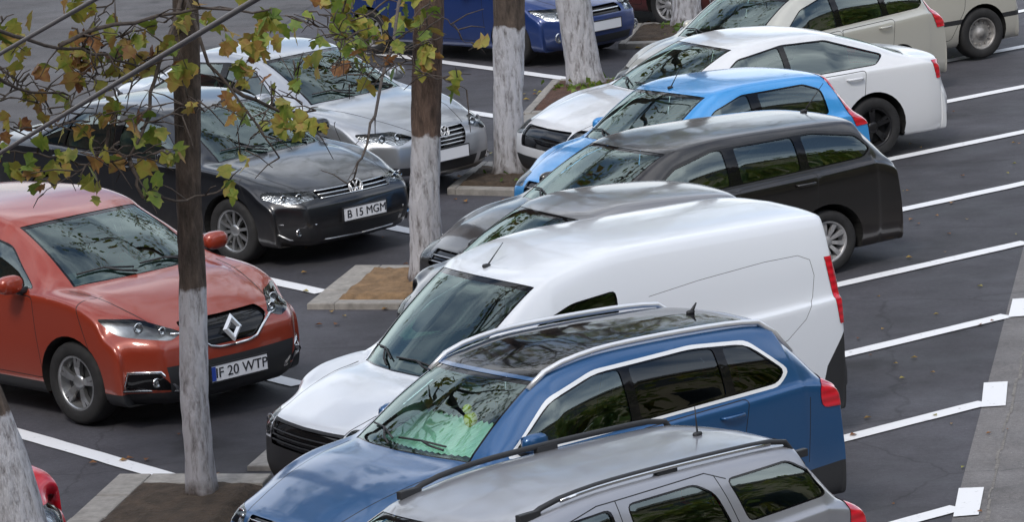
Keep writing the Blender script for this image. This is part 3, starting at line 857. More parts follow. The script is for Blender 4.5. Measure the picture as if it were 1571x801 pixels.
CARS['jetta'] = dict(L=4.65, W=1.78, H=1.46, fo=.88, wb=2.65, rad=.325, wheel='multi', paint=dgrey, nose=(.735, .18), belt=(.92, .97), yroof=.56,
    cowl=(1.10, .97), head=(1.92, 1.385), peak=2.55, rhead=(3.45, 1.37), rbase=(4.02, 1.06), deck=(4.46, 1.03), rear='sedan',
    dlo=[([(1.52, .95), (2.0, 1.27), (2.5, 1.345), (3.2, 1.32), (3.75, 1.03), (3.6, .99)], [(1.4, 2.5, 0), (2.6, 3.3, 0), (3.32, 3.8, 0)], 0)],
    headlight=[(.44, .66), (.76, .62), (.84, .68), (.80, .735), (.46, .715)], bulbs=[(.60, .68, .032), (.71, .68, .03)],
    grille=[(-.45, .64), (.45, .64), (.45, .715), (-.45, .715)], slats=[.648, .68, .71], slat_r=.008,
    front=[([(-.48, .26), (.48, .26), (.5, .36), (-.5, .36)], TRIM)], fog=[([(.52, .28), (.80, .30), (.78, .40), (.56, .38)], TRIM)], foglamp=[(.68, .345, .035)],
    front_bars=[([(0, .235), (.4, .24), (.72, .27), (.80, .33)], .010, 'silver'), ([(.54, .41), (.8, .43)], .009, 'chrome')],
    badge='round', badge_z=.69, badge_r=.08, plate_f=(.46, 'B 15 MGM'),
    hood_line=[[(.14, .50), (.5, .62), (1.15, .70)]], side_line=[[(.62, .62), (.75, .85)]],
    doors=[([(1.30, .30), (2.52, .30), (2.52, .93), (1.36, .90)], (2.36, .86)), ([(2.54, .30), (3.16, .30), (3.42, .70), (3.46, .95), (2.54, .93)], (3.3, .89))],
    tail=[('side', [(4.3, .74), (4.8, .74), (4.8, .92), (4.34, .92)], (4.2, 4.8, .4))], mirror=(1.62, .98), antenna=(3.4, .07, .8))
CARS['passat'] = dict(L=4.36, W=1.82, H=1.47, fo=.90, wb=2.45, rad=.325, wheel='multi', paint=silver, nose=(.745, .20), belt=(.93, .97), yroof=.57,
    cowl=(1.12, .985), head=(1.95, 1.395), peak=2.6, rhead=(3.2, 1.38), rbase=(3.78, 1.07), deck=(4.18, 1.03), rear='sedan',
    dlo=[([(1.54, .96), (2.05, 1.28), (2.4, 1.355), (2.95, 1.33), (3.5, 1.04), (3.4, 1.0)], [(1.4, 2.4, 0), (2.5, 3.1, 0), (3.15, 3.6, 0)], 0)],
    headlight=[(.40, .66), (.60, .60), (.84, .64), (.84, .73), (.55, .735)], bulbs=[(.55, .68, .045), (.70, .675, .045)],
    grille=[(-.26, .50), (.26, .50), (.33, .70), (-.33, .70)], slats=[.53, .57, .61, .65, .69], slat_r=.010,
    front=[([(-.42, .25), (.42, .25), (.45, .36), (-.45, .36)], TRIM)], fog=[([(.50, .27), (.80, .30), (.78, .38), (.52, .36)], TRIM)], foglamp=[(.64, .325, .035)],
    badge='round', badge_z=.66, badge_r=.06, plate_f=(.43, ''),
    hood_line=[[(.14, .36), (.5, .52), (1.15, .70)]], side_line=[[(.62, .62), (.75, .85)]],
    doors=[([(1.30, .30), (2.44, .30), (2.44, .93), (1.36, .90)], (2.30, .86)), ([(2.46, .30), (2.9, .30), (3.14, .70), (3.18, .95), (2.46, .93)], (3.05, .89))],
    tail=[('side', [(4.06, .74), (4.5, .74), (4.5, .94), (4.08, .92)], (3.9, 4.5, .4))], mirror=(1.66, .99), antenna=(3.15, .07, .8), handle_chrome=1)
CARS['tiguan'] = dict(fold=1, L=4.43, W=1.81, H=1.66, fo=.87, wb=2.604, rad=.345, wheel='alloy', paint=blue, paint2=bright_trim, nose=(.86, .18), belt=(1.06, 1.12), yroof=.60,
    cowl=(1.02, 1.115), head=(1.72, 1.56), peak=2.45, rhead=(3.93, 1.56), rbase=(4.30, 1.12), rear='hatch', hood_y=.66, privacy=1, rear_bow=.10,
    dlo=[([(1.42, 1.10), (1.85, 1.40), (2.25, 1.515), (3.1, 1.525), (3.58, 1.47), (3.84, 1.23), (3.74, 1.155)], [(1.3, 2.45, 0), (2.53, 3.28, 1), (3.36, 4.0, 1)], 0)], dlo_trim=P2, dlo_tw=.026, dlo_r=.10,
    clad=[('side', [(0, .1), (4.6, .1), (4.6, .36), (0, .36)], TRIM), ('side', [(3.9, .1), (4.6, .1), (4.6, .48), (3.9, .45)], TRIM)], arch_clad=TRIM, rear_z=.34,
    headlight=[(.46, .72), (.80, .72), (.86, .84), (.50, .80)], bulbs=[(.6, .77, .04)],
    front=[([(-.7, .2), (.7, .2), (.7, .48), (-.7, .48)], TRIM)],
    grille=[(-.42, .68), (.42, .68), (.42, .80), (-.42, .80)], slats=[.70, .77], badge='round', badge_z=.75,
    roof_mi=(11.35, 14.75, 2.35),
    hood_line=[[(.14, .50), (.6, .62), (1.12, .72)]], side_line=[[(3.95, .52), (4.0, 1.0)], [(.6, .6), (.8, .98)]],
    doors=[([(1.24, .38), (2.48, .38), (2.48, 1.07), (1.30, 1.04)], (2.30, .98)), ([(2.50, .38), (3.1, .38), (3.36, .78), (3.44, 1.10), (2.50, 1.07)], (3.28, 1.01))],
    tail=[('side', rounded([(4.10, .90), (4.6, .86), (4.6, 1.10), (4.20, 1.12), (4.10, 1.06)], .06), (3.9, 4.6, .45)), ('rear', [(.55, .50), (.78, .50), (.78, .56), (.55, .56)], (4.1, 4.6, .3))],
    rails=(1.75, 4.05, .60, .042, 'rail', .022), mirror=(1.50, 1.13), mirror_mat=blue, antenna=(3.62, .07, .8), plate_r=(.85, None))
CARS['dokker'] = dict(L=4.36, W=1.75, H=1.88, fo=.82, wb=2.81, rad=.32, wheel='cap', paint=white2, nose=(.84, .16), belt=(1.06, 1.16), yroof=.66,
    cowl=(.80, 1.05), head=(1.55, 1.70), peak=2.5, rhead=(4.20, 1.84), rbase=(4.32, 1.20), rear='hatch', rear_y=.74, seam_w=.004, fold=1, hood_y=.62, tail_w=.02, yroof_r=.66, rear_glass=False, crown=.05, bulge=.015, cowl_bow=.15, head_bow=.12, rear_bow=.03,
    dlo=[([(1.22, 1.06), (1.60, 1.38), (1.90, 1.50), (2.28, 1.54), (2.28, 1.12)], [(1.2, 2.35, 0)], 0)],
    clad=[('side', [(3.92, .1), (4.6, .1), (4.6, .93), (4.27, .93), (4.05, .60)], TRIM), ('side', [(0, .18), (4.5, .18), (4.5, .28), (0, .28)], TRIM)],
    front=[([(-.9, .18), (.9, .18), (.9, .60), (-.9, .60)], TRIM), ([(-.50, .18), (.50, .18), (.50, .76), (-.50, .76)], TRIM)],
    headlight=[(.50, .62), (.80, .60), (.84, .80), (.52, .80)], lamp_bowl=MT['lamp_dark'], bulbs=[(.62, .70, .06)],
    grille=[(-.48, .56), (.48, .56), (.48, .74), (-.48, .74)], slats=[.60, .64, .68], slat_chrome=False,
    hood_line=[[(.12, .50), (.5, .60), (.92, .68)]], side_line=[[(2.55, 1.44), (3.0, 1.49), (3.6, 1.53), (3.90, 1.53), (4.0, 1.48)], [(4.0, 1.48), (4.02, 1.35), (3.98, 1.18), (3.88, 1.02), (3.7, .88), (3.4, .78)], [(.58, .6), (.76, .98)]],  # long curved side lines: shade of the body crease painted in dark
    doors=[([(1.12, .34), (2.34, .34), (2.34, 1.08), (1.18, 1.02)], (2.20, .96))],
    tail=[('side', [(4.19, .93), (4.6, .93), (4.6, 1.48), (4.13, 1.48)], (4.0, 4.6, .60))],
    mirror=(1.30, 1.10), mirror_mat=MT['trim'], antenna=(1.66, .17, .9), plate_r=(.9, None))
CARS['hidden'] = dict(fold=1, L=3.5, W=1.70, H=1.50, fo=.58, wb=2.35, rad=.29, wheel='cap', paint=nearblack, paint2=grey2, roof_i=5, roof_mi=(11.0, 15.3, 3.6), nose=(.78, .10), belt=(.95, 1.0), yroof=.555,
    cowl=(.52, 1.0), head=(1.28, 1.42), peak=1.9, rhead=(3.03, 1.40), rbase=(3.33, 1.05), rear='hatch',
    dlo=[([(.93, .98), (1.38, 1.28), (1.78, 1.37), (2.68, 1.34), (2.93, 1.08), (2.78, 1.02)], [(.9, 1.88, 0), (1.98, 3.0, 0)], 0)],
    headlight=[(.44, .62), (.78, .60), (.82, .76), (.50, .76)], grille=[(-.4, .56), (.4, .56), (.4, .68), (-.4, .68)], slats=[.62], slat_chrome=False, front=[([(-.6, .22), (.6, .22), (.6, .42), (-.6, .42)], TRIM)],
    doors=[([(.93, .30), (1.91, .30), (1.91, .95), (.95, .92)], (1.78, .87))],
    tail=[('side', [(3.30, .80), (3.8, .80), (3.8, 1.0), (3.34, 1.0)], (3.2, 3.8, .5))], mirror=(1.0, 1.0), plate_f=(.42, ''))
CARS['black'] = dict(fold=1, L=4.25, W=1.72, H=1.49, fo=.84, wb=2.46, rad=.31, wheel='cap', paint=black, nose=(.75, .18), belt=(.95, 1.02), yroof=.58,
    cowl=(1.0, 1.0), head=(1.75, 1.42), peak=2.4, rhead=(3.84, 1.41), rbase=(4.10, 1.08), rear='hatch', rear_bow=.07, arch_gap=.06,
    dlo=[([(1.42, .99), (1.85, 1.27), (2.25, 1.37), (3.3, 1.365), (3.74, 1.28), (3.86, 1.14), (3.75, 1.06)], [(1.3, 2.34, 0), (2.46, 3.08, 0), (3.17, 3.95, 0)], 0)], dlo_trim=TRIM,
    headlight=[(.44, .62), (.78, .60), (.82, .74), (.50, .74)], grille=[(-.4, .56), (.4, .56), (.4, .70), (-.4, .70)], slats=[.60, .65], front=[([(-.6, .22), (.6, .22), (.6, .42), (-.6, .42)], TRIM)],
    hood_line=[[(.14, .50), (.5, .60), (1.0, .68)]], 
    doors=[([(1.20, .30), (2.38, .30), (2.38, .97), (1.26, .94)], (2.2, .88)), ([(2.40, .30), (2.95, .30), (3.18, .66), (3.22, 1.0), (2.40, .97)], (3.08, .92))],
    tail=[('side', [(4.12, .72), (4.5, .72), (4.5, .98), (4.14, .98)], (3.8, 4.5, .55))], mirror=(1.48, 1.02), antenna=(3.7, .25, .9), mirror_mat=black)
CARS['lblue'] = dict(fold=1, L=4.02, W=1.69, H=1.49, fo=.82, wb=2.5, rad=.31, wheel='cap', paint=sky_blue, nose=(.74, .18), belt=(.93, .99), yroof=.57,
    cowl=(.95, .99), head=(1.70, 1.42), peak=2.3, rhead=(3.55, 1.40), rbase=(3.86, 1.0), rear='hatch',
    dlo=[([(1.36, .97), (1.8, 1.26), (2.2, 1.37), (3.1, 1.36), (3.32, 1.28), (3.34, 1.02)], [(1.3, 2.28, 0), (2.42, 3.36, 0)], 0)], dlo_trim=None,
    headlight=[(.44, .62), (.78, .60), (.82, .74), (.50, .74)], grille=[(-.4, .56), (.4, .56), (.4, .68), (-.4, .68)], slats=[.62], front=[([(-.6, .22), (.6, .22), (.6, .42), (-.6, .42)], TRIM)],
    hood_line=[[(.14, .50), (.5, .60), (1.0, .68)]], doors=[([(1.15, .30), (2.33, .30), (2.33, .94), (1.2, .92)], (2.2, .86)), ([(2.35, .30), (2.9, .30), (3.14, .66), (3.18, .97), (2.35, .94)], (3.05, .90))],
    tail=[('side', [(3.68, .84), (4.2, .84), (4.2, 1.42), (3.42, 1.42)], (3.40, 4.2, .45))], mirror=(1.42, 1.0), antenna=(1.80, .2, .8))
CARS['white'] = dict(fold=1, L=4.72, W=1.81, H=1.46, fo=.90, wb=2.68, rad=.335, wheel='dark', paint=white, nose=(.76, .18), belt=(.95, 1.0), yroof=.565, privacy=0,
    cowl=(1.12, 1.0), head=(1.96, 1.40), peak=2.6, rhead=(3.35, 1.39), rbase=(4.28, 1.07), deck=(4.55, 1.04), rear='sedan', arch_gap=.06,
    dlo=[([(1.56, .98), (2.05, 1.28), (2.6, 1.365), (3.15, 1.35), (3.80, 1.12), (3.66, 1.02)], [(1.4, 2.55, 0), (2.62, 3.9, 0)], 0)],
    headlight=[(.46, .62), (.82, .60), (.86, .74), (.50, .74)], grille=[(-.46, .50), (.46, .50), (.46, .72), (-.46, .72)], slats=[], front=[([(-.6, .22), (.6, .22), (.6, .40), (-.6, .40)], TRIM)],
    hood_line=[[(.14, .50), (.5, .60), (1.15, .70)]], 
    doors=[([(1.32, .30), (2.56, .30), (2.56, .96), (1.38, .93)], (2.40, .88)), ([(2.58, .30), (3.2, .30), (3.46, .70), (3.5, .98), (2.58, .96)], (3.35, .91))],
    tail=[('side', [(4.40, .78), (4.9, .78), (4.9, .96), (4.36, .98)], (4.2, 4.9, .45))], mirror=(1.68, 1.0))
CARS['beige'] = dict(fold=1, L=4.45, W=1.74, H=1.50, fo=.86, wb=2.6, rad=.31, wheel='cap', paint=beige, nose=(.74, .18), belt=(.94, 1.0), yroof=.58,
    cowl=(1.05, 1.0), head=(1.82, 1.42), peak=2.5, rhead=(4.0, 1.42), rbase=(4.28, 1.04), rear='hatch',
    dlo=[([(1.48, .98), (1.95, 1.28), (2.35, 1.38), (3.5, 1.375), (3.86, 1.30), (4.0, 1.12), (3.9, 1.05)], [(1.4, 2.44, 0), (2.54, 3.25, 0), (3.35, 4.1, 0)], 0)], dlo_trim=None,
    headlight=[(.44, .62), (.78, .60), (.82, .74), (.50, .74)], grille=[(-.4, .56), (.4, .56), (.4, .68), (-.4, .68)], slats=[.62], front=[([(-.6, .22), (.6, .22), (.6, .42), (-.6, .42)], TRIM)],
    hood_line=[[(.14, .50), (.5, .60), (1.05, .68)]], doors=[([(1.25, .30), (2.48, .30), (2.48, .96), (1.3, .93)], (2.3, .87)), ([(2.50, .30), (3.1, .30), (3.34, .66), (3.4, .98), (2.50, .96)], (3.22, .91))],
    tail=[('side', [(4.16, .78), (4.7, .78), (4.7, 1.40), (3.92, 1.40)], (3.8, 4.7, .5))], mirror=(1.55, 1.0))
CARS['old'] = dict(fold=1, L=4.25, W=1.74, H=1.53, fo=.84, wb=2.63, rad=.32, wheel='steel', paint=beige, nose=(.78, .16), belt=(.96, 1.0), yroof=.58,
    cowl=(1.0, 1.02), head=(1.75, 1.45), peak=2.4, rhead=(3.3, 1.43), rbase=(3.75, 1.10), deck=(4.12, 1.07), rear='sedan', arch_gap=.05,
    dlo=[([(1.42, .99), (1.85, 1.27), (2.3, 1.38), (3.1, 1.36), (3.55, 1.08), (3.4, 1.03)], [(1.3, 2.36, 0), (2.45, 3.6, 0)], 0)],
    headlight=[(.44, .64), (.78, .62), (.82, .78), (.50, .78)], grille=[(-.4, .58), (.4, .58), (.4, .70), (-.4, .70)], slats=[.64], clad=[('side', [(1.2, .48), (4.4, .48), (4.4, .54), (1.2, .54)], TRIM)],
    hood_line=[[(.14, .50), (.5, .60), (1.0, .68)]], doors=[([(1.20, .30), (2.40, .30), (2.40, .97), (1.26, .94)], (2.25, .88)), ([(2.42, .30), (2.98, .30), (3.2, .66), (3.24, 1.0), (2.42, .97)], (3.1, .92))],
    tail=[('side', [(4.05, .75), (4.5, .75), (4.5, 1.0), (4.08, 1.0)], (3.9, 4.5, .5))], mirror=(1.48, 1.02))
CARS['estate'] = dict(fold=1, L=4.50, W=1.74, H=1.52, fo=.86, wb=2.60, rad=.31, wheel='cap', paint=dsilver, nose=(.76, .18), belt=(.96, 1.02), yroof=.60,
    cowl=(.82, 1.02), head=(1.60, 1.415), peak=2.5, rhead=(4.02, 1.44), rbase=(4.30, 1.05), rear='hatch', rear_bow=.08,
    dlo=[([(1.28, 1.0), (1.72, 1.28), (2.1, 1.37), (2.44, 1.385), (2.44, 1.02)], [(1.4, 2.42, 0)], 0), ([(2.56, 1.03), (2.56, 1.385), (3.10, 1.385), (3.22, 1.30), (3.30, 1.05)], [(2.5, 3.32, 0)], 0),
         ([(3.42, 1.06), (3.34, 1.36), (3.86, 1.36), (4.00, 1.26), (4.10, 1.08)], [(3.3, 4.2, 0)], 0)], dlo_trim=None,
    headlight=[(.44, .64), (.78, .62), (.82, .76), (.50, .76)], grille=[(-.4, .58), (.4, .58), (.4, .70), (-.4, .70)], slats=[.64], front=[([(-.6, .22), (.6, .22), (.6, .42), (-.6, .42)], TRIM)],
    hood_line=[[(.14, .50), (.5, .60), (1.05, .68)]], side_line=[[(2.49, 1.0), (2.49, 1.42)], [(3.36, 1.0), (3.26, 1.40)], [(1.9, 1.32), (2.35, 1.42), (3.2, 1.425), (3.34, 1.36)]],
    doors=[([(1.20, .30), (2.48, .30), (2.48, 1.0), (1.22, .96)], (2.3, .9)), ([(2.50, .30), (3.1, .30), (3.34, .66), (3.4, 1.01), (2.50, 1.0)], (3.22, .93))],
    tail=[('side', [(4.20, .74), (4.7, .74), (4.7, 1.10), (4.24, 1.10)], (4.0, 4.7, .55))], mirror=(1.32, 1.02), rails=(1.86, 4.05, .585, .05, 'trim', .020), rail_posts=1, rail_insert=1, antenna=(3.7, .20, -.05))
CARS['blueleft'] = dict(L=4.2, W=1.70, H=1.48, fo=.82, wb=2.55, rad=.30, wheel='cap', paint=old_blue, nose=(.74, .20), belt=(.93, .97), yroof=.56,
    cowl=(1.05, .98), head=(1.80, 1.41), peak=2.4, rhead=(3.25, 1.39), rbase=(3.75, 1.06), deck=(4.1, 1.02), rear='sedan',
    dlo=[([(1.45, .96), (1.9, 1.26), (2.3, 1.36), (3.0, 1.34), (3.5, 1.04), (3.4, .99)], [(1.4, 2.38, 0), (2.46, 3.6, 0)], 0)],
    headlight=[(.42, .60), (.74, .60), (.80, .74), (.46, .74)], bulbs=[(.58, .67, .06)], grille=[(-.36, .60), (.36, .60), (.36, .71), (-.36, .71)], slats=[.655], slat_r=.012, front=[([(-.5, .24), (.5, .24), (.5, .34), (-.5, .34)], TRIM)],
    foglamp=[(.66, .38, .06)], plate_f=(.47, ''), badge='', hood_line=[[(.14, .42), (.5, .56), (1.05, .66)]], doors=[([(1.25, .30), (2.40, .30), (2.40, .94), (1.3, .92)], (2.25, .87))],
    tail=[('side', [(4.0, .75), (4.4, .75), (4.4, .95), (4.0, .95)], (3.9, 4.4, .5))], mirror=(1.5, .99))
# ------------------------------------------------------------------ ground
def ground_mat(name, base, stain=.5, grain=(260, .5), leafy=True):
    m = mat(name, base, .82); t = m.node_tree; b = t.nodes['Principled BSDF']; L = t.links.new; nw = t.nodes.new
    c = nw('ShaderNodeTexCoord')
    def noise(sc, det, lo, hi, a, bb):
        n = nw('ShaderNodeTexNoise'); n.inputs['Scale'].default_value = sc; n.inputs['Detail'].default_value = det; n.inputs['Roughness'].default_value = .6
        r = nw('ShaderNodeMapRange'); r.inputs['From Min'].default_value = lo; r.inputs['From Max'].default_value = hi
        r.inputs['To Min'].default_value = a; r.inputs['To Max'].default_value = bb
        L(c.outputs['Object'], n.inputs['Vector']); L(n.outputs['Fac'], r.inputs['Value']); return r.outputs['Result'], n
    a, _ = noise(.35, 5, .3, .7, 1-stain, 1+stain); b2, _ = noise(2.3, 8, .3, .7, .82, 1.18); g, gn = noise(grain[0]*.5, 4, .2, .8, 1-grain[1], 1+grain[1]); g2, _ = noise(26, 5, .3, .7, .80, 1.2)
    def mul(x, y):
        k = nw('ShaderNodeMath'); k.operation = 'MULTIPLY'; L(x, k.inputs[0]); L(y, k.inputs[1]); return k.outputs[0]
    f = mul(mul(a, b2), mul(g, g2))
    v = nw('ShaderNodeVectorMath'); v.operation = 'SCALE'; v.inputs[0].default_value = base; L(f, v.inputs['Scale']); L(v.outputs['Vector'], b.inputs['Base Color'])
    bp = nw('ShaderNodeBump'); bp.inputs['Strength'].default_value = .5; bp.inputs['Distance'].default_value = .006; L(gn.outputs['Fac'], bp.inputs['Height']); L(bp.outputs['Normal'], b.inputs['Normal'])
    vo = nw('ShaderNodeTexVoronoi'); vo.feature = 'DISTANCE_TO_EDGE'; vo.inputs['Scale'].default_value = .42; vo.inputs['Randomness'].default_value = 1
    dn = nw('ShaderNodeTexNoise'); dn.inputs['Scale'].default_value = 2.5; dn.inputs['Detail'].default_value = 8; L(c.outputs['Object'], dn.inputs['Vector'])
    vm = nw('ShaderNodeMix'); vm.data_type = 'RGBA'; vm.inputs['Factor'].default_value = .25; L(c.outputs['Object'], vm.inputs['A']); L(dn.outputs['Color'], vm.inputs['B']); L(vm.outputs['Result'], vo.inputs['Vector'])
    rc = nw('ShaderNodeMapRange'); rc.inputs['From Min'].default_value = 0; rc.inputs['From Max'].default_value = .006; rc.inputs['To Min'].default_value = .55; rc.inputs['To Max'].default_value = 1; L(vo.outputs['Distance'], rc.inputs['Value'])
    sp_, _s = noise(38, 2, .70, .76, 1, 2.6)
    oil, _o = noise(.9, 3, .60, .70, 1, .5)
    v2 = nw('ShaderNodeVectorMath'); v2.operation = 'SCALE'; L(v.outputs['Vector'], v2.inputs[0]); L(mul(mul(rc.outputs['Result'], sp_), oil), v2.inputs['Scale']); L(v2.outputs['Vector'], b.inputs['Base Color'])
    r3, _ = noise(1.2, 5, .3, .7, .62, .9); L(r3, b.inputs['Roughness'])
    return m
asph = ground_mat('parking_asphalt', (.047, .046, .055))
lane = ground_mat('lane_asphalt', (.135, .128, .128), .2)
bgas = ground_mat('back_asphalt', (.066, .062, .064), .3)
conc = mat('kerb_concrete', (.27, .255, .235), .9, noise=(9, .28), bump=(70, .4, .004))
soil = mat('bed_soil', (.060, .042, .028), .95, noise=(7, .5), bump=(30, 1, .03))
sunlit_soil = mat('sunlit_bed_soil', (.20, .125, .065), .95, noise=(8, .4), bump=(30, 1, .02))  # warm patch of sun on the soil, put into its base colour
seamm = mat('seam_grit', (.17, .16, .15), .9, noise=(30, .5))
line = mat('road_paint', (.74, .75, .77), .6)
def worn(m, sc=14, lo=.27, hi=.40, under=(.12, .12, .125)):
    t = m.node_tree; b = t.nodes['Principled BSDF']; c = t.nodes.new('ShaderNodeTexCoord'); n = t.nodes.new('ShaderNodeTexNoise'); n.inputs['Scale'].default_value = sc; n.inputs['Detail'].default_value = 8; n.inputs['Roughness'].default_value = .7
    r = t.nodes.new('ShaderNodeMapRange'); r.inputs['From Min'].default_value = lo; r.inputs['From Max'].default_value = hi
    mx_ = t.nodes.new('ShaderNodeMix'); mx_.data_type = 'RGBA'; mx_.inputs['A'].default_value = (*under, 1); mx_.inputs['B'].default_value = b.inputs['Base Color'].default_value
    t.links.new(c.outputs['Object'], n.inputs['Vector']); t.links.new(n.outputs['Fac'], r.inputs['Value']); t.links.new(r.outputs['Result'], mx_.inputs['Factor']); t.links.new(mx_.outputs['Result'], b.inputs['Base Color'])
worn(line)
def sheet(name, pts, z, m, kind='structure'):
    bm = bmesh.new(); vs = [bm.verts.new((*p, z)) for p in pts]; f = bm.faces.new(vs)
    if f.normal.z < 0: f.normal_flip()
    o = obj(name, bm, m)
    if kind: o['kind'] = kind
    return o
RW = 1.39492; rd = Vector((math.cos(RW), math.sin(RW)))      # row direction
AR = .654825; sdv = Vector((math.cos(AR), math.sin(AR)))      # right stall direction
sheet('ground', [(-300, -60), (300, -60), (300, 700), (-300, 700)], 0, asph)
e = Vector((4.11, 36.4))
p0, p1 = e-rd*60, e+rd*120
nr = Vector((rd.y, -rd.x))
off = Vector((.0, 0))
sheet('road', [tuple(p0), tuple(p1), tuple(p1+nr*9), tuple(p0+nr*9)], .004, lane)
bm = bmesh.new()
for k in range(200):
    q = e+rd*(-9+k*.3); q2 = q+rd*.31; o1 = .22+.012*math.sin(k*1.7)+random.uniform(-.008, .008); wd_ = random.uniform(.012, .03)
    vs = [bm.verts.new((*(a), .008)) for a in (q+nr*(o1), q2+nr*o1, q2+nr*(o1+wd_), q+nr*(o1+wd_))]
    f = bm.faces.new(vs); 
    if f.normal.z < 0: f.normal_flip()
o = obj('road_seam', bm, seamm); o['kind'] = 'structure'
# far roadway behind the left row
qb = Vector((-8.0, 30.0))
sheet('back_road', [tuple(qb-rd*60), tuple(qb+rd*150), tuple(qb+rd*150-nr*20), tuple(qb-rd*60-nr*20)], .004, bgas)
# --- painted lines: one thing per line
def stripe(name, a, b, wd_, label, group, cat='painted line', z=.010):
    a, b = Vector(a), Vector(b); t = (b-a).normalized(); n = Vector((-t.y, t.x))*wd_/2
    bm = bmesh.new(); K = 24
    L_ = [bm.verts.new((*(a.lerp(b, k/K)+n*(1+random.uniform(-.05, .05))), z)) for k in range(K+1)]
    R_ = [bm.verts.new((*(a.lerp(b, k/K)-n*(1+random.uniform(-.05, .05))), z)) for k in range(K+1)]
    for k in range(K): bm.faces.new((R_[k], R_[k+1], L_[k+1], L_[k]))
    return tag(obj(name, bm, line), label, cat, group)
c0, s_ = 22.18231, 2.222709
nn = Vector((-math.sin(AR), math.cos(AR)))
lab = ['beside the silver estate', 'beside the blue crossover', 'beside the white van', 'beside the empty-looking stall of the hidden grey car', 'beside the black estate', 'beside the light blue hatchback', 'behind the white saloon', 'beside the pale beige estate', 'behind the beige saloon', 'far line']
lab = ['white stall line running from the lowest square mark to the silver estate', 'white stall line running from the middle square mark to the blue crossover',
       'white stall line running from the topmost square mark to the white van', 'white stall line ending at the tail lamp of the white van', 'white stall line ending behind the black estate',
       'white stall line ending below the black wheel of the white saloon', 'white stall line ending at the red tail lamp of the white saloon', 'white stall line below the steel wheel of the beige car', 'white stall line in the far corner by the road']
for k in range(0, 9):
    # intersection of the line with the road edge
    c = c0+k*s_; e2 = Vector((3.63, 33.7)); a_ = (c-e2.dot(nn))/rd.dot(nn); end = e2+rd*a_+nr*.02
    stripe('stall_line', end, end-sdv*4.9, .17, lab[k], 'stall lines beside the right row of cars')
for pts, lb in (([(3.11, 30.82), (3.29, 30.8), (3.16, 30.02), (2.98, 30.01)], 'lowest white square mark, at the bottom edge of the photo'),
            ([(3.69, 34.21), (3.88, 34.2), (3.76, 33.36), (3.57, 33.36)], 'middle white square mark at the end of the stall line'),
            ([(4.32, 37.43), (4.50, 37.43), (4.40, 36.69), (4.19, 36.68)], 'topmost white square mark, cut by the right edge of the photo')):
    sh_ = sheet('square_mark', pts, .014, line, None); tag(sh_, lb, 'road marking', 'square marks along the road edge')
AL = R(125.5); ld = Vector((math.cos(AL), math.sin(AL)))
for (x, y), ln, lb in (((-2.60, 32.62), 4.6, 'white stall line between the red crossover and the leaning trunk'), ((-1.83, 35.83), 4.6, 'short white line showing beside the front bumper of the red crossover'),
                ((-1.76, 39.79), 4.6, 'white stall line behind the red crossover ending at the tree bed'), ((-.56, 42.07), 4.6, 'white stall line under the bumper of the dark saloon, behind the tree'),
                ((-.02, 49.55), 4.6, 'white stall line beside the silver saloon, cut by the tree'), ((.87, 52.08), 5.2, 'long white stall line in front of the dark blue car'),
                ((2.4, 57.57), 5.2, 'white stall line beyond the dark blue car')):
    stripe('stall_line', (x, y), Vector((x, y))+ld*ln, .18, lb, 'stall lines of the left row of cars')
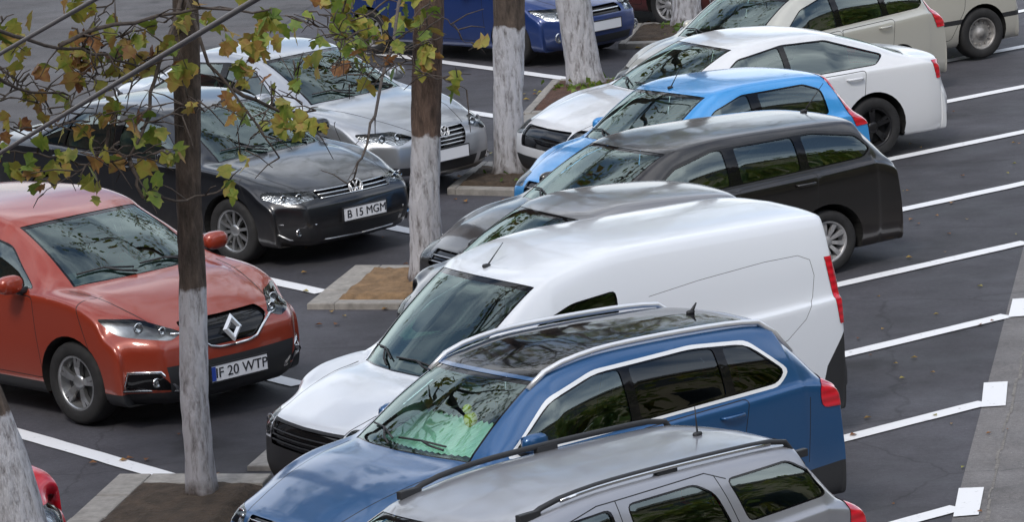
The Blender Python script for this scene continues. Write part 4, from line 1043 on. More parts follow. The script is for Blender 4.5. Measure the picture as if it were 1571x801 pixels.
# --- kerbs and tree beds
def slab(bm, pts, z0, z1, bev=.012):
    vb = [bm.verts.new((*p, z0)) for p in pts]; vt = [bm.verts.new((*p, z1)) for p in pts]
    fs = [bm.faces.new(vt)]; n = len(pts)
    for i in range(n): fs.append(bm.faces.new((vb[i], vb[(i+1) % n], vt[(i+1) % n], vt[i])))
    fs.append(bm.faces.new(vb[::-1]))
    bmesh.ops.recalc_face_normals(bm, faces=fs)
    es = [e_ for e_ in fs[0].edges]; bmesh.ops.bevel(bm, geom=es, offset=bev, segments=2, affect='EDGES', profile=.5)
def bed(A, B, C, D, wl, wt, wr, wb_, h, soilm, label, sunlit=False):
    """A front left, B rear left, C rear right, D front right; kerb widths left, rear, right, front"""
    A, B, C, D = map(Vector, (A, B, C, D)); root = empty('tree_bed', (*((A+B+C+D)/4), 0)); tag(root, label, 'tree bed', 'tree beds between the two rows'); off_ = Vector(((A+B+C+D)/4))
    def q(p): return tuple(Vector(p)-off_)
    ux = (D-A).normalized(); uy = (B-A).normalized(); ux2 = (C-B).normalized(); uy2 = (C-D).normalized()
    sides = [(A, B, B+ux2*wl, A+ux*wl), (B+ux2*(wl+.003), C, C-uy2*wt, B+ux2*(wl+.003)-uy*wt), (A+ux*(wl+.003), D, D+uy2*wb_, A+ux*(wl+.003)+uy*wb_)]
    if wr: sides.append((D+uy2*(wb_+.003), C-uy2*(wt+.003), C-uy2*(wt+.003)-ux2*wr, D+uy2*(wb_+.003)-ux*wr))
    for s4 in sides:
        # each kerb side as a run of stones
        p0, p1, p2, p3 = s4; ln = (p1-p0).length; nst = max(1, int(ln/.55)); bm = bmesh.new()
        for k in range(nst):
            t0, t1 = k/nst+.004, (k+1)/nst-.004
            slab(bm, [q(p0.lerp(p1, t0)), q(p0.lerp(p1, t1)), q(p3.lerp(p2, t1)), q(p3.lerp(p2, t0))], 0, h+random.uniform(-.004, .004))
        obj('kerb', bm, conc, root)
    bm = bmesh.new(); N_ = 14; g = []
    a, b, c, d = A+(ux*wl+uy*wb_)*.9, B+(ux*wl-uy*wt)*.9, C-uy*wt*.9, D+uy*wb_*.9
    for i in range(N_+1):
        row = []
        for j in range(N_+1):
            p = a.lerp(d, i/N_).lerp(b.lerp(c, i/N_), j/N_); edge = min(i, j, N_-i, N_-j)/N_
            row.append(bm.verts.new((*(p-off_), h*.5+min(edge*1.0, .06)+random.uniform(-.012, .012))))
        g.append(row)
    for i in range(N_):
        for j in range(N_): bm.faces.new((g[i][j], g[i+1][j], g[i+1][j+1], g[i][j+1])).smooth = True
    obj('soil', bm, soilm, root)
    return root
bed((-3.62, 30.1), (-3.10, 32.78), (-1.92, 32.45), (-2.40, 29.9), .26, .30, 0, .16, .07, soil, 'nearest tree bed with dark soil at the foot of the whitewashed trunk')
bed((-1.88, 39.05), (-1.48, 40.80), (-.62, 40.5), (-.95, 38.75), .26, .26, 0, .16, .06, sunlit_soil, 'tree bed with sandy orange soil, sun painted into its colour, beside the white van')
bed((-.62, 44.65), (-.28, 46.2), (.55, 46.0), (.16, 44.25), .09, .38, 0, .16, .07, soil, 'tree bed with brown soil in front of the silver saloon')
redsoil = mat('red_soil', (.085, .042, .028), .95, noise=(7, .4), bump=(30, 1, .03))
bed((.22, 49.4), (.62, 51.9), (1.45, 51.6), (1.0, 49.2), .10, .2, 0, .16, .06, redsoil, 'tree bed with reddish soil in front of the white saloon')
bed((1.50, 54.45), (1.80, 56.3), (2.75, 56.0), (2.5, 54.2), .09, .24, 0, .2, .07, soil, 'farthest tree bed with two pale kerbs beside the dark blue car')
def kerbrun(pts, wd_, label):
    bm = bmesh.new(); o_ = Vector(pts[0])
    for a, b in zip(pts[:-1], pts[1:]):
        a, b = Vector(a), Vector(b); ln = (b-a).length; t = (b-a)/ln; n = Vector((t.y, -t.x)); ns_ = max(1, round(ln/.8))
        for k in range(ns_):
            u0, u1 = a+t*(ln*k/ns_+.004)-o_, a+t*(ln*(k+1)/ns_-.004)-o_
            slab(bm, [tuple(u0), tuple(u1), tuple(u1+n*wd_), tuple(u0+n*wd_)], 0, .045+random.uniform(-.003, .003))
    o = obj('kerb', bm, conc); o.location = (*o_, 0); o['kind'] = 'structure'; return o
kerbrun([(-2.13, 32.85), (-1.93, 33.70), (-1.62, 35.6)], .27, '')
kerbrun([(-.72, 41.1), (-.05, 43.4), (.14, 44.1)], .20, '')
kerbrun([(-.10, 46.6), (.08, 48.7), (.30, 49.6)], .26, '')
# verge at the far left edge of the back road
# ------------------------------------------------------------------ trees
def bark_mat(name, ztop, brown=(.075, .055, .042)):
    m = mat(name, (.5, .5, .5), .95); t = m.node_tree; b = t.nodes['Principled BSDF']; L = t.links.new; nw = t.nodes.new
    c = nw('ShaderNodeTexCoord'); mp = nw('ShaderNodeMapping'); mp.inputs['Scale'].default_value = (9, 9, 2.2); L(c.outputs['Object'], mp.inputs['Vector'])
    n = nw('ShaderNodeTexNoise'); n.inputs['Scale'].default_value = 2.2; n.inputs['Detail'].default_value = 9; n.inputs['Roughness'].default_value = .7; L(mp.outputs['Vector'], n.inputs['Vector'])
    br = nw('ShaderNodeValToRGB'); e_ = br.color_ramp.elements; e_[0].position = .35; e_[0].color = (*[x*.45 for x in brown], 1); e_[1].position = .68; e_[1].color = (*[x*1.7 for x in brown], 1); L(n.outputs['Fac'], br.inputs['Fac'])
    wr = nw('ShaderNodeValToRGB'); e_ = wr.color_ramp.elements; e_[0].position = .30; e_[0].color = (.09, .075, .065, 1); e_[1].position = .52; e_[1].color = (.60, .60, .64, 1)
    x = e_.new(.42); x.color = (.38, .37, .39, 1); L(n.outputs['Fac'], wr.inputs['Fac'])
    sp = nw('ShaderNodeSeparateXYZ'); L(c.outputs['Object'], sp.inputs[0])
    n2 = nw('ShaderNodeTexNoise'); n2.inputs['Scale'].default_value = 7; n2.inputs['Detail'].default_value = 4; L(c.outputs['Object'], n2.inputs['Vector'])
    ad = nw('ShaderNodeMath'); ad.operation = 'MULTIPLY_ADD'; ad.inputs[1].default_value = .30; L(n2.outputs['Fac'], ad.inputs[0]); L(sp.outputs['Z'], ad.inputs[2])
    r = nw('ShaderNodeMapRange'); r.inputs['From Min'].default_value = ztop+.13; r.inputs['From Max'].default_value = ztop+.17; L(ad.outputs[0], r.inputs['Value'])
    r2 = nw('ShaderNodeMapRange'); r2.inputs['From Min'].default_value = .22; r2.inputs['From Max'].default_value = .34; r2.inputs['To Min'].default_value = 1; r2.inputs['To Max'].default_value = 0; L(ad.outputs[0], r2.inputs['Value'])
    mxx = nw('ShaderNodeMath'); mxx.operation = 'MAXIMUM'; L(r.outputs['Result'], mxx.inputs[0]); L(r2.outputs['Result'], mxx.inputs[1])
    mi = nw('ShaderNodeMix'); mi.data_type = 'RGBA'; L(mxx.outputs[0], mi.inputs['Factor']); L(wr.outputs['Color'], mi.inputs['A']); L(br.outputs['Color'], mi.inputs['B']); L(mi.outputs['Result'], b.inputs['Base Color'])
    bp = nw('ShaderNodeBump'); bp.inputs['Strength'].default_value = 1; bp.inputs['Distance'].default_value = .06; L(n.outputs['Fac'], bp.inputs['Height']); L(bp.outputs['Normal'], b.inputs['Normal'])
    return m
twig_m = mat('twig_bark', (.085, .068, .058), .9, noise=(20, .4))
def leaf_mat():
    m = mat('autumn_leaf', (.1, .1, .03), .6); t = m.node_tree; b = t.nodes['Principled BSDF']; L = t.links.new
    a = t.nodes.new('ShaderNodeAttribute'); a.attribute_name = 'tone'
    cr_ = t.nodes.new('ShaderNodeValToRGB'); e_ = cr_.color_ramp.elements; e_[0].color = (.07, .14, .02, 1); e_[1].position = 1; e_[1].color = (.14, .052, .02, 1)
    for p, c_ in ((.3, (.17, .24, .035, 1)), (.5, (.33, .31, .06, 1)), (.68, (.34, .22, .06, 1)), (.85, (.30, .14, .05, 1))): x = e_.new(p); x.color = c_
    n = t.nodes.new('ShaderNodeTexNoise'); n.inputs['Scale'].default_value = 14; c = t.nodes.new('ShaderNodeTexCoord'); L(c.outputs['Object'], n.inputs['Vector'])
    ad = t.nodes.new('ShaderNodeMath'); ad.operation = 'MULTIPLY_ADD'; ad.inputs[1].default_value = .5; L(n.outputs['Fac'], ad.inputs[0]); sb = t.nodes.new('ShaderNodeMath'); sb.operation = 'SUBTRACT'; sb.inputs[1].default_value = .25
    L(a.outputs['Fac'], sb.inputs[0]); L(sb.outputs[0], ad.inputs[2]); L(ad.outputs[0], cr_.inputs['Fac']); L(cr_.outputs['Color'], b.inputs['Base Color'])
    b.inputs['Subsurface Weight'].default_value = 0
    # thin leaves let some light through
    tl = t.nodes.new('ShaderNodeBsdfTranslucent'); L(cr_.outputs['Color'], tl.inputs['Color']); mx_ = t.nodes.new('ShaderNodeMixShader'); mx_.inputs['Fac'].default_value = .3
    o_ = [n_ for n_ in t.nodes if n_.type == 'OUTPUT_MATERIAL'][0]; L(b.outputs[0], mx_.inputs[1]); L(tl.outputs[0], mx_.inputs[2]); L(mx_.outputs[0], o_.inputs['Surface'])
    return m
leafm = leaf_mat()
LEAF = [(0, 0), (.20, -.02), (.42, .10), (.34, .28), (.56, .50), (.30, .56), (.22, .78), (0, 1.0), (-.22, .78), (-.30, .56), (-.56, .50), (-.34, .28), (-.42, .10), (-.20, -.02)]
class Leaves:
    def __init__(s): s.v = []; s.f = []; s.t = []
    def add(s, p, size, rng, droop=.6, tone=None):
        d = Vector((rng.gauss(0, 1), rng.gauss(0, 1), rng.gauss(0, .6)-droop)).normalized(); a = d.orthogonal().normalized()
        a = (Matrix.Rotation(rng.uniform(0, 6.28), 3, d) @ a); n = d.cross(a); cu = rng.uniform(-.5, .9); i0 = len(s.v)
        if tone is None: tone = rng.random()
        s.v.append(p+d*size*.45+n*size*.02); s.t.append(tone)
        for x, y in LEAF:
            x *= rng.uniform(.85, 1.1); q = p+a*(x*size)+d*(y*size)+n*(cu*size*(x*x*.9-.25*y*y)); s.v.append(q); s.t.append(tone+rng.uniform(-.12, .12)+(abs(x)*.15))
        m = len(LEAF)
        for k in range(m): s.f.append((i0, i0+1+k, i0+1+(k+1) % m))
    def simple(s, p, size, rng, tone=None):
        d = Vector((rng.gauss(0, 1), rng.gauss(0, 1), rng.gauss(0, .7)-.5)).normalized(); a = Matrix.Rotation(rng.uniform(0, 6.28), 3, d) @ d.orthogonal().normalized(); n = d.cross(a); i0 = len(s.v)
        if tone is None: tone = rng.random()
        for x, y, z in ((0, 0, 0), (.45, .35, .1), (0, 1, -.1), (-.45, .35, .1)): s.v.append(p+a*x*size+d*y*size+n*z*size); s.t.append(tone)
        s.f.append((i0, i0+1, i0+2)); s.f.append((i0, i0+2, i0+3))
    def build(s, name, parent, m=None):
        me = bpy.data.meshes.new(name); me.from_pydata([tuple(v) for v in s.v], [], s.f); me.materials.append(m or leafm)
        at = me.attributes.new('tone', 'FLOAT', 'POINT'); at.data.foreach_set('value', s.t)
        o = bpy.data.objects.new(name, me); col.objects.link(o)
        if parent: o.parent = parent
        return o
def branch(bm, p, d, ln, r, rng, depth, tips, zmin=None):
    pts = [p.copy()]; rad = [r]; n = 6
    for k in range(n):
        d = (d+Vector((rng.gauss(0, .16), rng.gauss(0, .16), rng.gauss(.02, .12)))).normalized(); p = p+d*(ln/n)
        if zmin is not None and p.z < zmin: p.z = zmin+(zmin-p.z)*.3; d.z = abs(d.z)
        pts.append(p.copy()); rad.append(r*(1-.6*(k+1)/n))
    tube(bm, pts, rad, 7 if depth > 1 else 4)
    if depth > 0:
        for k in range(3 if depth > 1 else 4):
            i = rng.randint(2, n); a = Vector((rng.gauss(0, 1), rng.gauss(0, 1), rng.gauss(.2, .6))).normalized()
            branch(bm, pts[i], (d*.7+a*.8).normalized(), ln*rng.uniform(.5, .7), rad[i]*.6, rng, depth-1, tips, zmin)
    else: tips.extend(pts[2:])
def tree(label, base, pts, r0, ztop, crown_z, seed, nleaf=2, height=8.5, brown=(.10, .075, .06), crownr=3.0, zmin=None, leafsize=.15):
    rng = random.Random(seed); root = empty('tree', (*base, 0)); tag(root, label, 'tree', 'street trees along the parking rows')
    bm = bmesh.new(); P_ = [Vector((0, 0, -.1))]+[Vector(p) for p in pts]
    # finely divided trunk with a flared, knobbly surface
    n = 22; zs = []; K = 60; tot = len(P_)-1; rings = []
    for k in range(K+1):
        u = k/K*tot; i = min(int(u), tot-1); t = u-i; c_ = P_[i].lerp(P_[i+1], t); z = c_.z
        rr = r0*(1+.45*math.exp(-max(z, 0)/.13)-.035*z); ring = []
        for j in range(n):
            a = 2*math.pi*j/n; f = 1+.06*math.sin(3*a+seed+z*1.3)+.04*math.sin(7*a+z*5+seed)+.05*math.sin(2*a+z*2.6+seed*2)+rng.uniform(-.035, .035)
            ring.append(bm.verts.new((c_.x+rr*f*math.cos(a), c_.y+rr*f*math.sin(a), z)))
        rings.append(ring)
    for k in range(K):
        for j in range(n): bm.faces.new((rings[k][j], rings[k][(j+1) % n], rings[k+1][(j+1) % n], rings[k+1][j])).smooth = True
    bm.faces.new(rings[-1])
    obj('trunk', bm, bark_mat('bark', ztop, brown), root)
    bm = bmesh.new(); tips = []; top = P_[-1]
    for k in range(7):
        a = 2*math.pi*k/7+rng.uniform(-.3, .3); branch(bm, top-Vector((0, 0, rng.uniform(0, .5))), Vector((math.cos(a)*.8, math.sin(a)*.8, rng.uniform(.35, 1.0))).normalized(), crownr*rng.uniform(.75, 1.05), r0*.45, rng, 2, tips, zmin)
    lv = Leaves()
    for t in tips:
        for _ in range(nleaf):
            p = t+Vector((rng.gauss(0, .22), rng.gauss(0, .22), rng.gauss(0, .2)))
            if zmin is None or p.z > zmin-.2: lv.simple(p, rng.uniform(.8, 1.25)*leafsize, rng, max(0, min(1, rng.gauss(.42, .22))))
    obj('limbs', bm, twig_m, root); lv.build('crown', root)
    return root
TREES = {}
TREES[0] = tree('leaning whitewashed trunk cut off by the bottom left corner', (-2.95, 27.0), [(-.14, 0, .6), (-.37, 0, 1.6), (-.66, .05, 2.6), (-.8, .1, 3.8), (-.8, .1, 4.6)],  .18, 1.85, 0, 11, zmin=4.7)
TREES[1] = tree('slim whitewashed trunk in front of the red crossover', (-2.42, 31.90), [(-.0, 0, .8), (.045, 0, 1.6), (.08, 0, 2.4), (.15, 0, 3.4), (.22, 0, 4.6)], .105, 1.62, 0, 12, zmin=4.3)
TREES[2] = tree('whitewashed trunk standing in the sandy bed beside the white van', (-.80, 39.70), [(.03, 0, .8), (.10, 0, 1.6), (.20, 0, 2.6), (.28, 0, 3.8), (.32, 0, 4.6)], .145, 1.42, 0, 13, brown=(.12, .08, .062), zmin=3.9)
TREES[3] = tree('thick whitewashed trunk behind the silver saloon nose', (.03, 45.30), [(.03, 0, .8), (0.10, 0, 1.6), (.17, 0, 2.6), (.22, 0, 3.6), (.25, 0, 4.4)], .165, 1.62, 0, 14, zmin=3.4)
TREES[4] = tree('thickest pale trunk, leaning, in front of the dark blue car', (1.02, 51.25), [(-.08, 0, .8), (-.16, 0, 1.5), (-.25, 0, 2.5), (-.3, 0, 3.6), (-.3, 0, 4.4)], .20, 1.8, 0, 15, zmin=3.2)
TREES[5] = tree('farthest trunk beside the dark red car at the top edge', (2.42, 55.7), [(.05, 0, .8), (.05, 0, 1.6), (.05, 0, 2.6), (.05, 0, 3.6), (.05, 0, 4.4)], .17, .72, 0, 16, zmin=3.0)
# ------------------------------------------------------------------ hanging boughs of the near trees (world coordinates, children of their tree)
def bough(parent, lines, rad, seed, clusters, name='bough'):
    rng = random.Random(seed); ox = Vector(parent.location); bm = bmesh.new()
    for pts in lines:
        P = [Vector(p)-ox for p in pts]; fine = []
        for a, b in zip(P[:-1], P[1:]):
            for k in range(4): fine.append(a.lerp(b, k/4)+Vector((rng.gauss(0, .012), rng.gauss(0, .012), rng.gauss(0, .012))))
        fine.append(P[-1]); n = len(fine); tube(bm, fine, [rad*(1-.65*k/n) for k in range(n)], 6)
        for q in fine[2::2]:
            d = Vector((rng.gauss(0, 1), rng.gauss(0, 1), rng.gauss(-.1, .8))).normalized()*rng.uniform(.1, .35)
            tube(bm, [q, q+d*.5+Vector((0, 0, .02)), q+d], [.007, .005, .003], 4)
    o = obj(name, bm, twig_m, parent)
    lv = Leaves()
    for (c_, spread, n, tone) in clusters:
        for _ in range(n):
            p = Vector(c_)-ox+Vector((rng.gauss(0, spread), rng.gauss(0, spread*1.2), rng.gauss(0, spread*.9)))
            lv.add(p, rng.uniform(.09, .165), rng, 1.3, max(0, min(1, rng.gauss(tone, .14))))
    lv.build('leaves', parent)
    return o
# ------------------------------------------------------------------ the parked cars
# position of the front bumper's middle, heading, and size factors of each car
POSE = {
   'captur': (-2.265, 34.760, -0.8328, 1.093, 1.099, 1.041),
   'jetta': (-1.385, 41.440, -0.8077, 1.045, 1.030, 0.973),
   'passat': (-0.571, 44.620, -0.7750, 1.041, 0.997, 0.983),
   'tiguan': (-1.696, 28.000, 3.8092, 1.029, 0.890, 0.943),
   'dokker': (-1.638, 31.032, 3.7217, 1.042, 0.953, 0.935),
   'hidden': (-0.776, 35.138, 3.6602, 0.937, 0.930, 0.948),
   'black': (-0.555, 37.697, 3.7440, 1.090, 0.977, 0.943),
   'lblue': (0.348, 41.108, 3.7986, 0.904, 0.947, 0.924),
   'white': (0.350, 44.158, 3.6428, 0.989, 0.960, 0.947),
   'beige': (1.570, 47.496, 3.8545, 0.916, 0.961, 0.933),
   'old': (2.326, 50.400, 3.7103, 1.013, 0.998, 0.950),
   'estate': (-1.910, 24.372, 3.88, 1.10, .91, .935),
   'blueleft': (1.326, 53.482, -0.8089, 1.006, 0.992, 0.945),
}
GL, GR = 'cars of the left row', 'cars of the right row'
def park(key, name, label, cat, group, ns=7, nt_=5):
    r, B = build_car(CARS[key], name, label, cat, group, ns, nt_); x, y, a, sx, sy, sz = POSE[key]
    r.rotation_euler = (0, 0, a); r.scale = (sx, sy, sz); h = CARS[key]['L']/2*sx
    r.location = (x-math.cos(a)*h, y-math.sin(a)*h, .012); return r, B
park('captur', 'crossover_car', 'red crossover with a diamond badge and white number plate', 'car', GL)
park('jetta', 'saloon_car', 'dark grey saloon with two chrome grille bars and a round badge', 'car', GL)
park('passat', 'saloon_car', 'silver saloon behind the dark grey saloon, its nose beside a tree trunk', 'car', GL, 6, 4)
park('blueleft', 'saloon_car', 'dark blue car behind two tree trunks at the top edge', 'car', GL, 6, 4)
park('estate', 'estate_car', 'silver grey estate with black and silver roof rails, cut by the bottom edge', 'car', GR)
tg, tgB = park('tiguan', 'crossover_car', 'blue crossover with a dark glass roof and chrome window surround', 'car', GR)
park('dokker', 'delivery_van', 'white panel van with black bumpers and a windowless rear side', 'van', GR)
park('hidden', 'hatchback_car', 'grey hatchback mostly hidden behind the white van', 'car', GR, 6, 4)
park('black', 'estate_car', 'black estate with ten spoke wheel covers and a dusty roof', 'car', GR)
park('lblue', 'hatchback_car', 'light blue hatchback between the black estate and the white saloon', 'car', GR, 6, 4)
park('white', 'saloon_car', 'white saloon with black wheels and a red tail lamp', 'car', GR)
park('beige', 'estate_car', 'pale beige estate with tall red tail lamps behind the white saloon', 'car', GR, 6, 4)
park('old', 'saloon_car', 'beige car with a bare steel wheel at the top right corner', 'car', GR, 6, 4)
# things on the dashboard of the blue crossover
def in_car(root, name, bm, m, label, cat, smooth=False):
    o = obj(name, bm, m, None, smooth); o.matrix_world = Matrix.Translation(root.location) @ Matrix.Rotation(root.rotation_euler[2], 4, 'Z') @ Matrix.Diagonal((*root.scale, 1)); tag(o, label, cat); return o
L2t = CARS['tiguan']['L']/2
bm = bmesh.new(); V = []
for i in range(37):
    y = -.58+1.16*i/36; z = .028*(1 if i % 2 else -1); V.append([bm.verts.new((L2t-1.22-.10*(abs(y)/.6)**2, y, 1.085+z*.2)), bm.verts.new((L2t-1.66, y*.96, 1.20+z))])
for i in range(36): bm.faces.new((V[i][0], V[i+1][0], V[i+1][1], V[i][1]))
in_car(tg, 'sunshade', bm, MT['foil'], 'pleated silver sunshade lying on the dashboard of the blue crossover', 'sunshade')
bm = bmesh.new(); lump(bm, (L2t-1.60, .10, 1.24), (.05, .05, .06), sq=2); lump(bm, (L2t-1.58, .10, 1.32), (.035, .035, .035), sq=2)
in_car(tg, 'toy', bm, MT['yellow'], 'small yellow toy behind the windscreen of the blue crossover', 'toy')
# --- cars only partly in view
def park2(key, pose, name, label, **kw):
    c = dict(CARS[key]); c.update(kw); r, B = build_car(c, name, label, 'car', GL, 5, 4); x, y, a = pose
    r.rotation_euler = (0, 0, a); r.scale = (1, 1, .96); r.location = (x-math.cos(a)*c['L']/2, y-math.sin(a)*c['L']/2, .012); return r
park2('blueleft', (3.35, 56.0, -.80), 'saloon_car', 'dark red car just showing behind the farthest trunk', paint=maroon)
park2('hidden', (-3.545, 28.55, -.82), 'hatchback_car', 'bright red car, only its nose showing beside the leaning trunk', paint=paint('bright_red_paint', (.55, .012, .03), .1, .3, .05))
# --- hanging boughs
bough(TREES[1], [[(-2.25, 31.9, 3.9), (-2.45, 31.4, 3.4), (-2.55, 31.3, 3.0), (-2.70, 31.3, 2.75), (-2.96, 31.4, 2.70), (-3.38, 31.5, 2.78), (-3.75, 31.6, 2.80)],
    [(-2.70, 31.35, 2.75), (-2.62, 31.3, 2.45), (-2.32, 31.4, 2.38), (-2.05, 31.5, 2.44)],
    [(-2.96, 31.4, 2.72), (-2.85, 31.4, 2.9), (-2.78, 31.4, 3.06), (-2.78, 31.4, 3.23)],
    [(-2.3, 31.8, 4.0), (-2.10, 31.6, 3.35), (-1.85, 31.5, 3.0), (-1.64, 31.6, 2.62)],
    [(-1.95, 31.55, 3.15), (-1.6, 31.6, 2.95), (-1.35, 31.6, 2.95)]], .016, 3,
    [((-3.37, 31.4, 2.66), .06, 7, .42), ((-3.17, 31.4, 2.74), .06, 5, .45), ((-3.0, 31.4, 2.60), .06, 5, .4), ((-3.04, 31.4, 2.99), .07, 6, .5), ((-2.86, 31.4, 3.06), .06, 4, .6), ((-2.5, 31.4, 2.90), .06, 5, .36), ((-2.39, 31.4, 2.78), .06, 6, .40),
     ((-2.53, 31.3, 2.52), .05, 4, .33), ((-2.03, 31.4, 2.52), .05, 4, .30), ((-2.70, 31.4, 2.70), .07, 3, .5), ((-1.6, 31.5, 2.92), .07, 8, .38), ((-1.41, 31.5, 2.91), .07, 9, .45), ((-1.9, 31.5, 3.05), .05, 3, .25), ((-3.5, 31.4, 2.72), .06, 6, .45), ((-3.7, 31.5, 2.85), .07, 6, .5)])
bough(TREES[0], [[(-3.75, 29.0, 4.3), (-3.45, 30.0, 3.9), (-3.1, 30.8, 3.65), (-2.8, 31.2, 3.5), (-2.5, 31.4, 3.35)], [(-3.6, 29.6, 4.0), (-3.55, 30.6, 3.5), (-3.45, 31.2, 3.3), (-3.1, 31.4, 3.2)], [(-3.1, 30.8, 3.65), (-2.7, 31.0, 3.75), (-2.1, 31.2, 3.8), (-1.6, 31.3, 3.75)]], .018, 4,
    [((-2.97, 31.3, 3.50), .10, 11, .78), ((-2.80, 31.3, 3.52), .09, 9, .75), ((-3.1, 31.3, 3.6), .1, 7, .5), ((-2.73, 31.3, 3.68), .08, 6, .5), ((-2.4, 31.3, 3.60), .09, 7, .45), ((-2.25, 31.3, 3.35), .07, 8, .6), ((-2.15, 31.3, 3.66), .1, 10, .5), ((-1.80, 31.3, 3.55), .09, 12, .55), ((-1.65, 31.3, 3.66), .08, 10, .42),
     ((-1.83, 31.3, 3.3), .06, 5, .55), ((-3.4, 31.3, 3.35), .10, 10, .6), ((-3.48, 31.2, 3.75), .1, 10, .45), ((-3.3, 31.3, 3.15), .08, 6, .55), ((-1.95, 31.3, 3.1), .06, 4, .6), ((-2.9, 31.3, 3.8), .1, 10, .5), ((-3.55, 31.3, 3.05), .08, 5, .5), ((-1.3, 31.3, 3.35), .05, 3, .4)])
bough(TREES[2], [[(-.5, 39.6, 4.0), (-.7, 39.2, 3.2), (-.95, 39.1, 2.75), (-1.3, 39.1, 2.6)], [(-.5, 39.6, 3.8), (-.55, 39.1, 3.0), (-.62, 39.1, 2.5)], [(-1.0, 39.1, 3.4), (-1.25, 39.1, 2.9), (-1.45, 39.1, 2.6)],
    [(-.75, 39.2, 3.0), (-1.05, 36.0, 2.2), (-1.15, 35.5, 1.95), (-1.3, 35.4, 1.75)]], .016, 5,
    [((-1.41, 39.2, 2.72), .09, 12, .35), ((-1.18, 39.2, 2.55), .10, 16, .38), ((-1.33, 39.2, 2.42), .08, 12, .33), ((-.73, 39.15, 2.66), .08, 12, .40), ((-.62, 39.15, 2.42), .07, 12, .36), ((-.66, 39.1, 2.22), .06, 9, .55), ((-.85, 39.1, 2.72), .09, 9, .45), ((-1.02, 39.2, 2.5), .07, 7, .55), ((-1.22, 39.2, 2.3), .07, 8, .42), ((-1.5, 39.2, 2.85), .1, 10, .4), ((-1.0, 39.2, 2.9), .12, 12, .45), ((-.6, 39.1, 2.85), .1, 10, .4)])
rg = random.Random(21); ln_ = []; cl_ = []
for k in range(20):
    p = Vector((rg.uniform(-3.9, -2.2), rg.uniform(30.9, 31.5), rg.uniform(2.75, 3.95))); d = Vector((rg.uniform(.2, 1), 0, rg.uniform(-.7, .25))).normalized()
    if rg.random() < .4: d.x *= -1
    q = [p]
    for j in range(4): d = (d+Vector((rg.gauss(0, .25), 0, rg.gauss(0, .25)))).normalized(); q.append(q[-1]+d*rg.uniform(.10, .2))
    ln_.append([tuple(v) for v in q])
    for v in q[1:]:
        if rg.random() < .45: cl_.append((tuple(v), .05, rg.randint(1, 3), rg.choice((.3, .4, .5, .8))))
bough(TREES[0], ln_, .008, 6, cl_, 'twigs')
rg = random.Random(33); ln_ = []; cl_ = []
for k in range(14):
    p = Vector((rg.uniform(-2.2, -.4), rg.uniform(34.5, 36.5), rg.uniform(2.6, 3.3))); d = Vector((rg.uniform(-.8, .8), 0, rg.uniform(-.8, .1))).normalized(); q = [p]
    for j in range(4): d = (d+Vector((rg.gauss(0, .25), 0, rg.gauss(0, .25)))).normalized(); q.append(q[-1]+d*rg.uniform(.10, .18))
    ln_.append([tuple(v) for v in q])
    for v in q[1:]:
        if rg.random() < .5: cl_.append((tuple(v), .05, rg.randint(1, 3), rg.choice((.3, .45, .7))))
bough(TREES[2], ln_, .007, 8, cl_, 'twigs')
# --- overhead cables
cable_m = mat('cable_sheath', (.20, .19, .19), .6)
def cable(a, b, label, sag=.0):
    a, b = Vector(a), Vector(b); bm = bmesh.new(); pts = []
    for k in range(41):
        t = -2.2+5.2*k/40; p = a.lerp(b, t); p.z -= sag*4*t*(1-t) if 0 < t < 1 else 0; pts.append(p)
    tube(bm, pts, .0115, 8); return tag(obj('cable', bm, cable_m), label, 'cable', 'overhead cables')
cable((-2.551, 22, 4.296), (-.825, 15, 5.87), 'lower grey cable running from the left edge over the dark saloon to the top edge')
cable((-2.507, 22, 4.803), (-1.769, 19, 5.40), 'upper grey cable crossing the top left corner')
# --- fallen leaves on the asphalt
rng = random.Random(5); lv = Leaves()
def litter(p, n, sx, sy, s0, s1):
    for _ in range(n):
        q = Vector((p[0]+rng.gauss(0, sx), p[1]+rng.gauss(0, sy), .014)); sz = rng.uniform(s0, s1); a = rng.uniform(0, 6.28); i0 = len(lv.v); tn = rng.uniform(.5, 1.0)
        for x, y, z in ((0, -.5, 0), (.4, 0, .25), (0, .5, .05), (-.4, 0, .18)): lv.v.append(q+Vector((x*math.cos(a)-y*math.sin(a), x*math.sin(a)+y*math.cos(a), z))*sz); lv.t.append(tn)
        lv.f.append((i0, i0+1, i0+2)); lv.f.append((i0, i0+2, i0+3))
for c_, n in (((-2.7, 31.6), 60), ((-1.2, 39.7), 50), ((0, 45.3), 50), ((1.0, 50.6), 50), ((2.2, 55.4), 30)): litter(c_, int(n*1.3), .35, .7, .05, .09)
litter((1.5, 36), 60, 1.6, 6, .03, .07); litter((3.2, 42), 60, 1.0, 7, .03, .07); litter((-2.5, 37), 60, 1.5, 5, .04, .08); litter((5, 40), 30, 1.0, 6, .03, .07)
fl = lv.build('fallen_leaves', None); fl['kind'] = 'stuff'; fl['label'] = 'small dry leaves scattered over the asphalt and the tree beds'; fl['category'] = 'fallen leaves'
lw = Leaves()
for cx_, cy_, n in ((1.0, 51.0, 160), (2.4, 55.4, 60), (.1, 45.0, 15)):
    for _ in range(n): lw.simple(Vector((rng.gauss(cx_, .16), rng.gauss(cy_, .3), rng.uniform(.03, .14))), rng.uniform(.05, .11), rng, rng.uniform(0, .35))
wd = lw.build('weeds', None); wd['kind'] = 'stuff'; wd['label'] = 'low green weeds growing at the foot of the street trees'; wd['category'] = 'weeds'
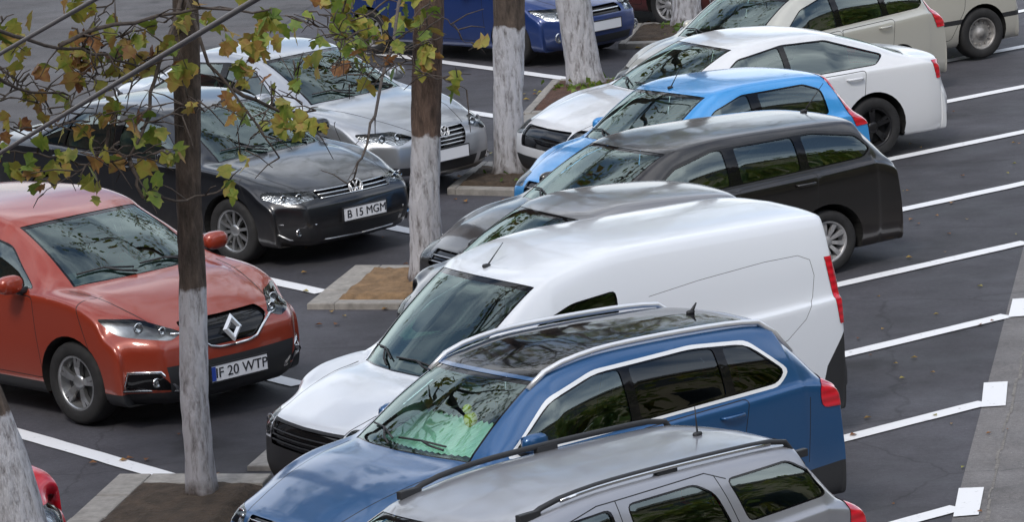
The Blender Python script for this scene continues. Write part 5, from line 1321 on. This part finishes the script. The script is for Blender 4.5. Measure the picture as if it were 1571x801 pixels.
# --- what stands on the other side of the street and shows in the car windows
wallm = mat('cream_render', (.46, .40, .27), .9, noise=(.8, .15)); winm = mat('window_glass_far', (.02, .03, .035), .08)
def house(x, y, lx, ly, h, yaw, label='cream apartment building across the street, reflected in the car windows', wallm=wallm):
    root = empty('apartment_building', (x, y, 0), yaw); tag(root, label, 'building')
    bm = bmesh.new(); box(bm, (0, 0, h/2), (lx, ly, h)); obj('wall', bm, wallm, root)
    for fl_ in range(int(h/3)):
        for k in range(int(ly/3.2)):
            yy = -ly/2+1.8+k*3.2; bm = bmesh.new(); box(bm, (-lx/2-.03, yy, fl_*3+1.8), (.06, 1.5, 1.5)); obj('window', bm, winm, root)
    bm = bmesh.new(); box(bm, (0, 0, h+.15), (lx+.6, ly+.6, .3)); obj('roof', bm, conc, root)
house(27, 40, 9, 46, 9, RW-math.pi/2)
house(-4, -9, 12, 60, 21, -math.pi/2, 'unseen tall grey building added behind the camera to darken reflections in the paintwork', mat('grey_render', (.16, .15, .14), .9, noise=(.8, .2)))  # unseen block, added so low reflections from behind turn dark
house(-34, 38, 12, 70, 16, math.pi+.15, 'unseen brown building added beyond the far roadway to darken reflections in the paintwork', mat('brown_render', (.13, .10, .08), .9, noise=(.8, .2)))  # also unseen, added to cut ambient light and raise contrast
for i, (x, y) in enumerate(((13.6, 24), (14.8, 30), (15.8, 36.5), (16.9, 43), (18.2, 50))):
    rg = random.Random(90+i); root = empty('roadside_tree', (x, y, 0)); tag(root, ['leafy green tree nearest to the camera across the street', 'second leafy tree across the street', 'middle leafy tree across the street', 'fourth leafy tree across the street', 'farthest leafy tree across the street'][i], 'tree', 'green trees across the street')
    bm = bmesh.new(); tube(bm, [(0, 0, 0), (.05, 0, 1.5), (0, .1, 3.2)], [.22, .17, .13], 12); obj('trunk', bm, twig_m, root)
    bm = bmesh.new(); tips = []
    for k in range(6):
        a = k*1.05+rg.random(); branch(bm, Vector((0, .1, 2.8+.1*k)), Vector((math.cos(a), math.sin(a), .7)).normalized(), 2.3, .08, rg, 2, tips, 2.2)
    obj('limbs', bm, twig_m, root); lv = Leaves()
    for t in tips:
        for _ in range(8): lv.simple(t+Vector((rg.gauss(0, .35), rg.gauss(0, .35), rg.gauss(0, .3))), rg.uniform(.2, .34), rg, max(0, min(.5, rg.gauss(.32, .10))))
    lv.build('crown', root)
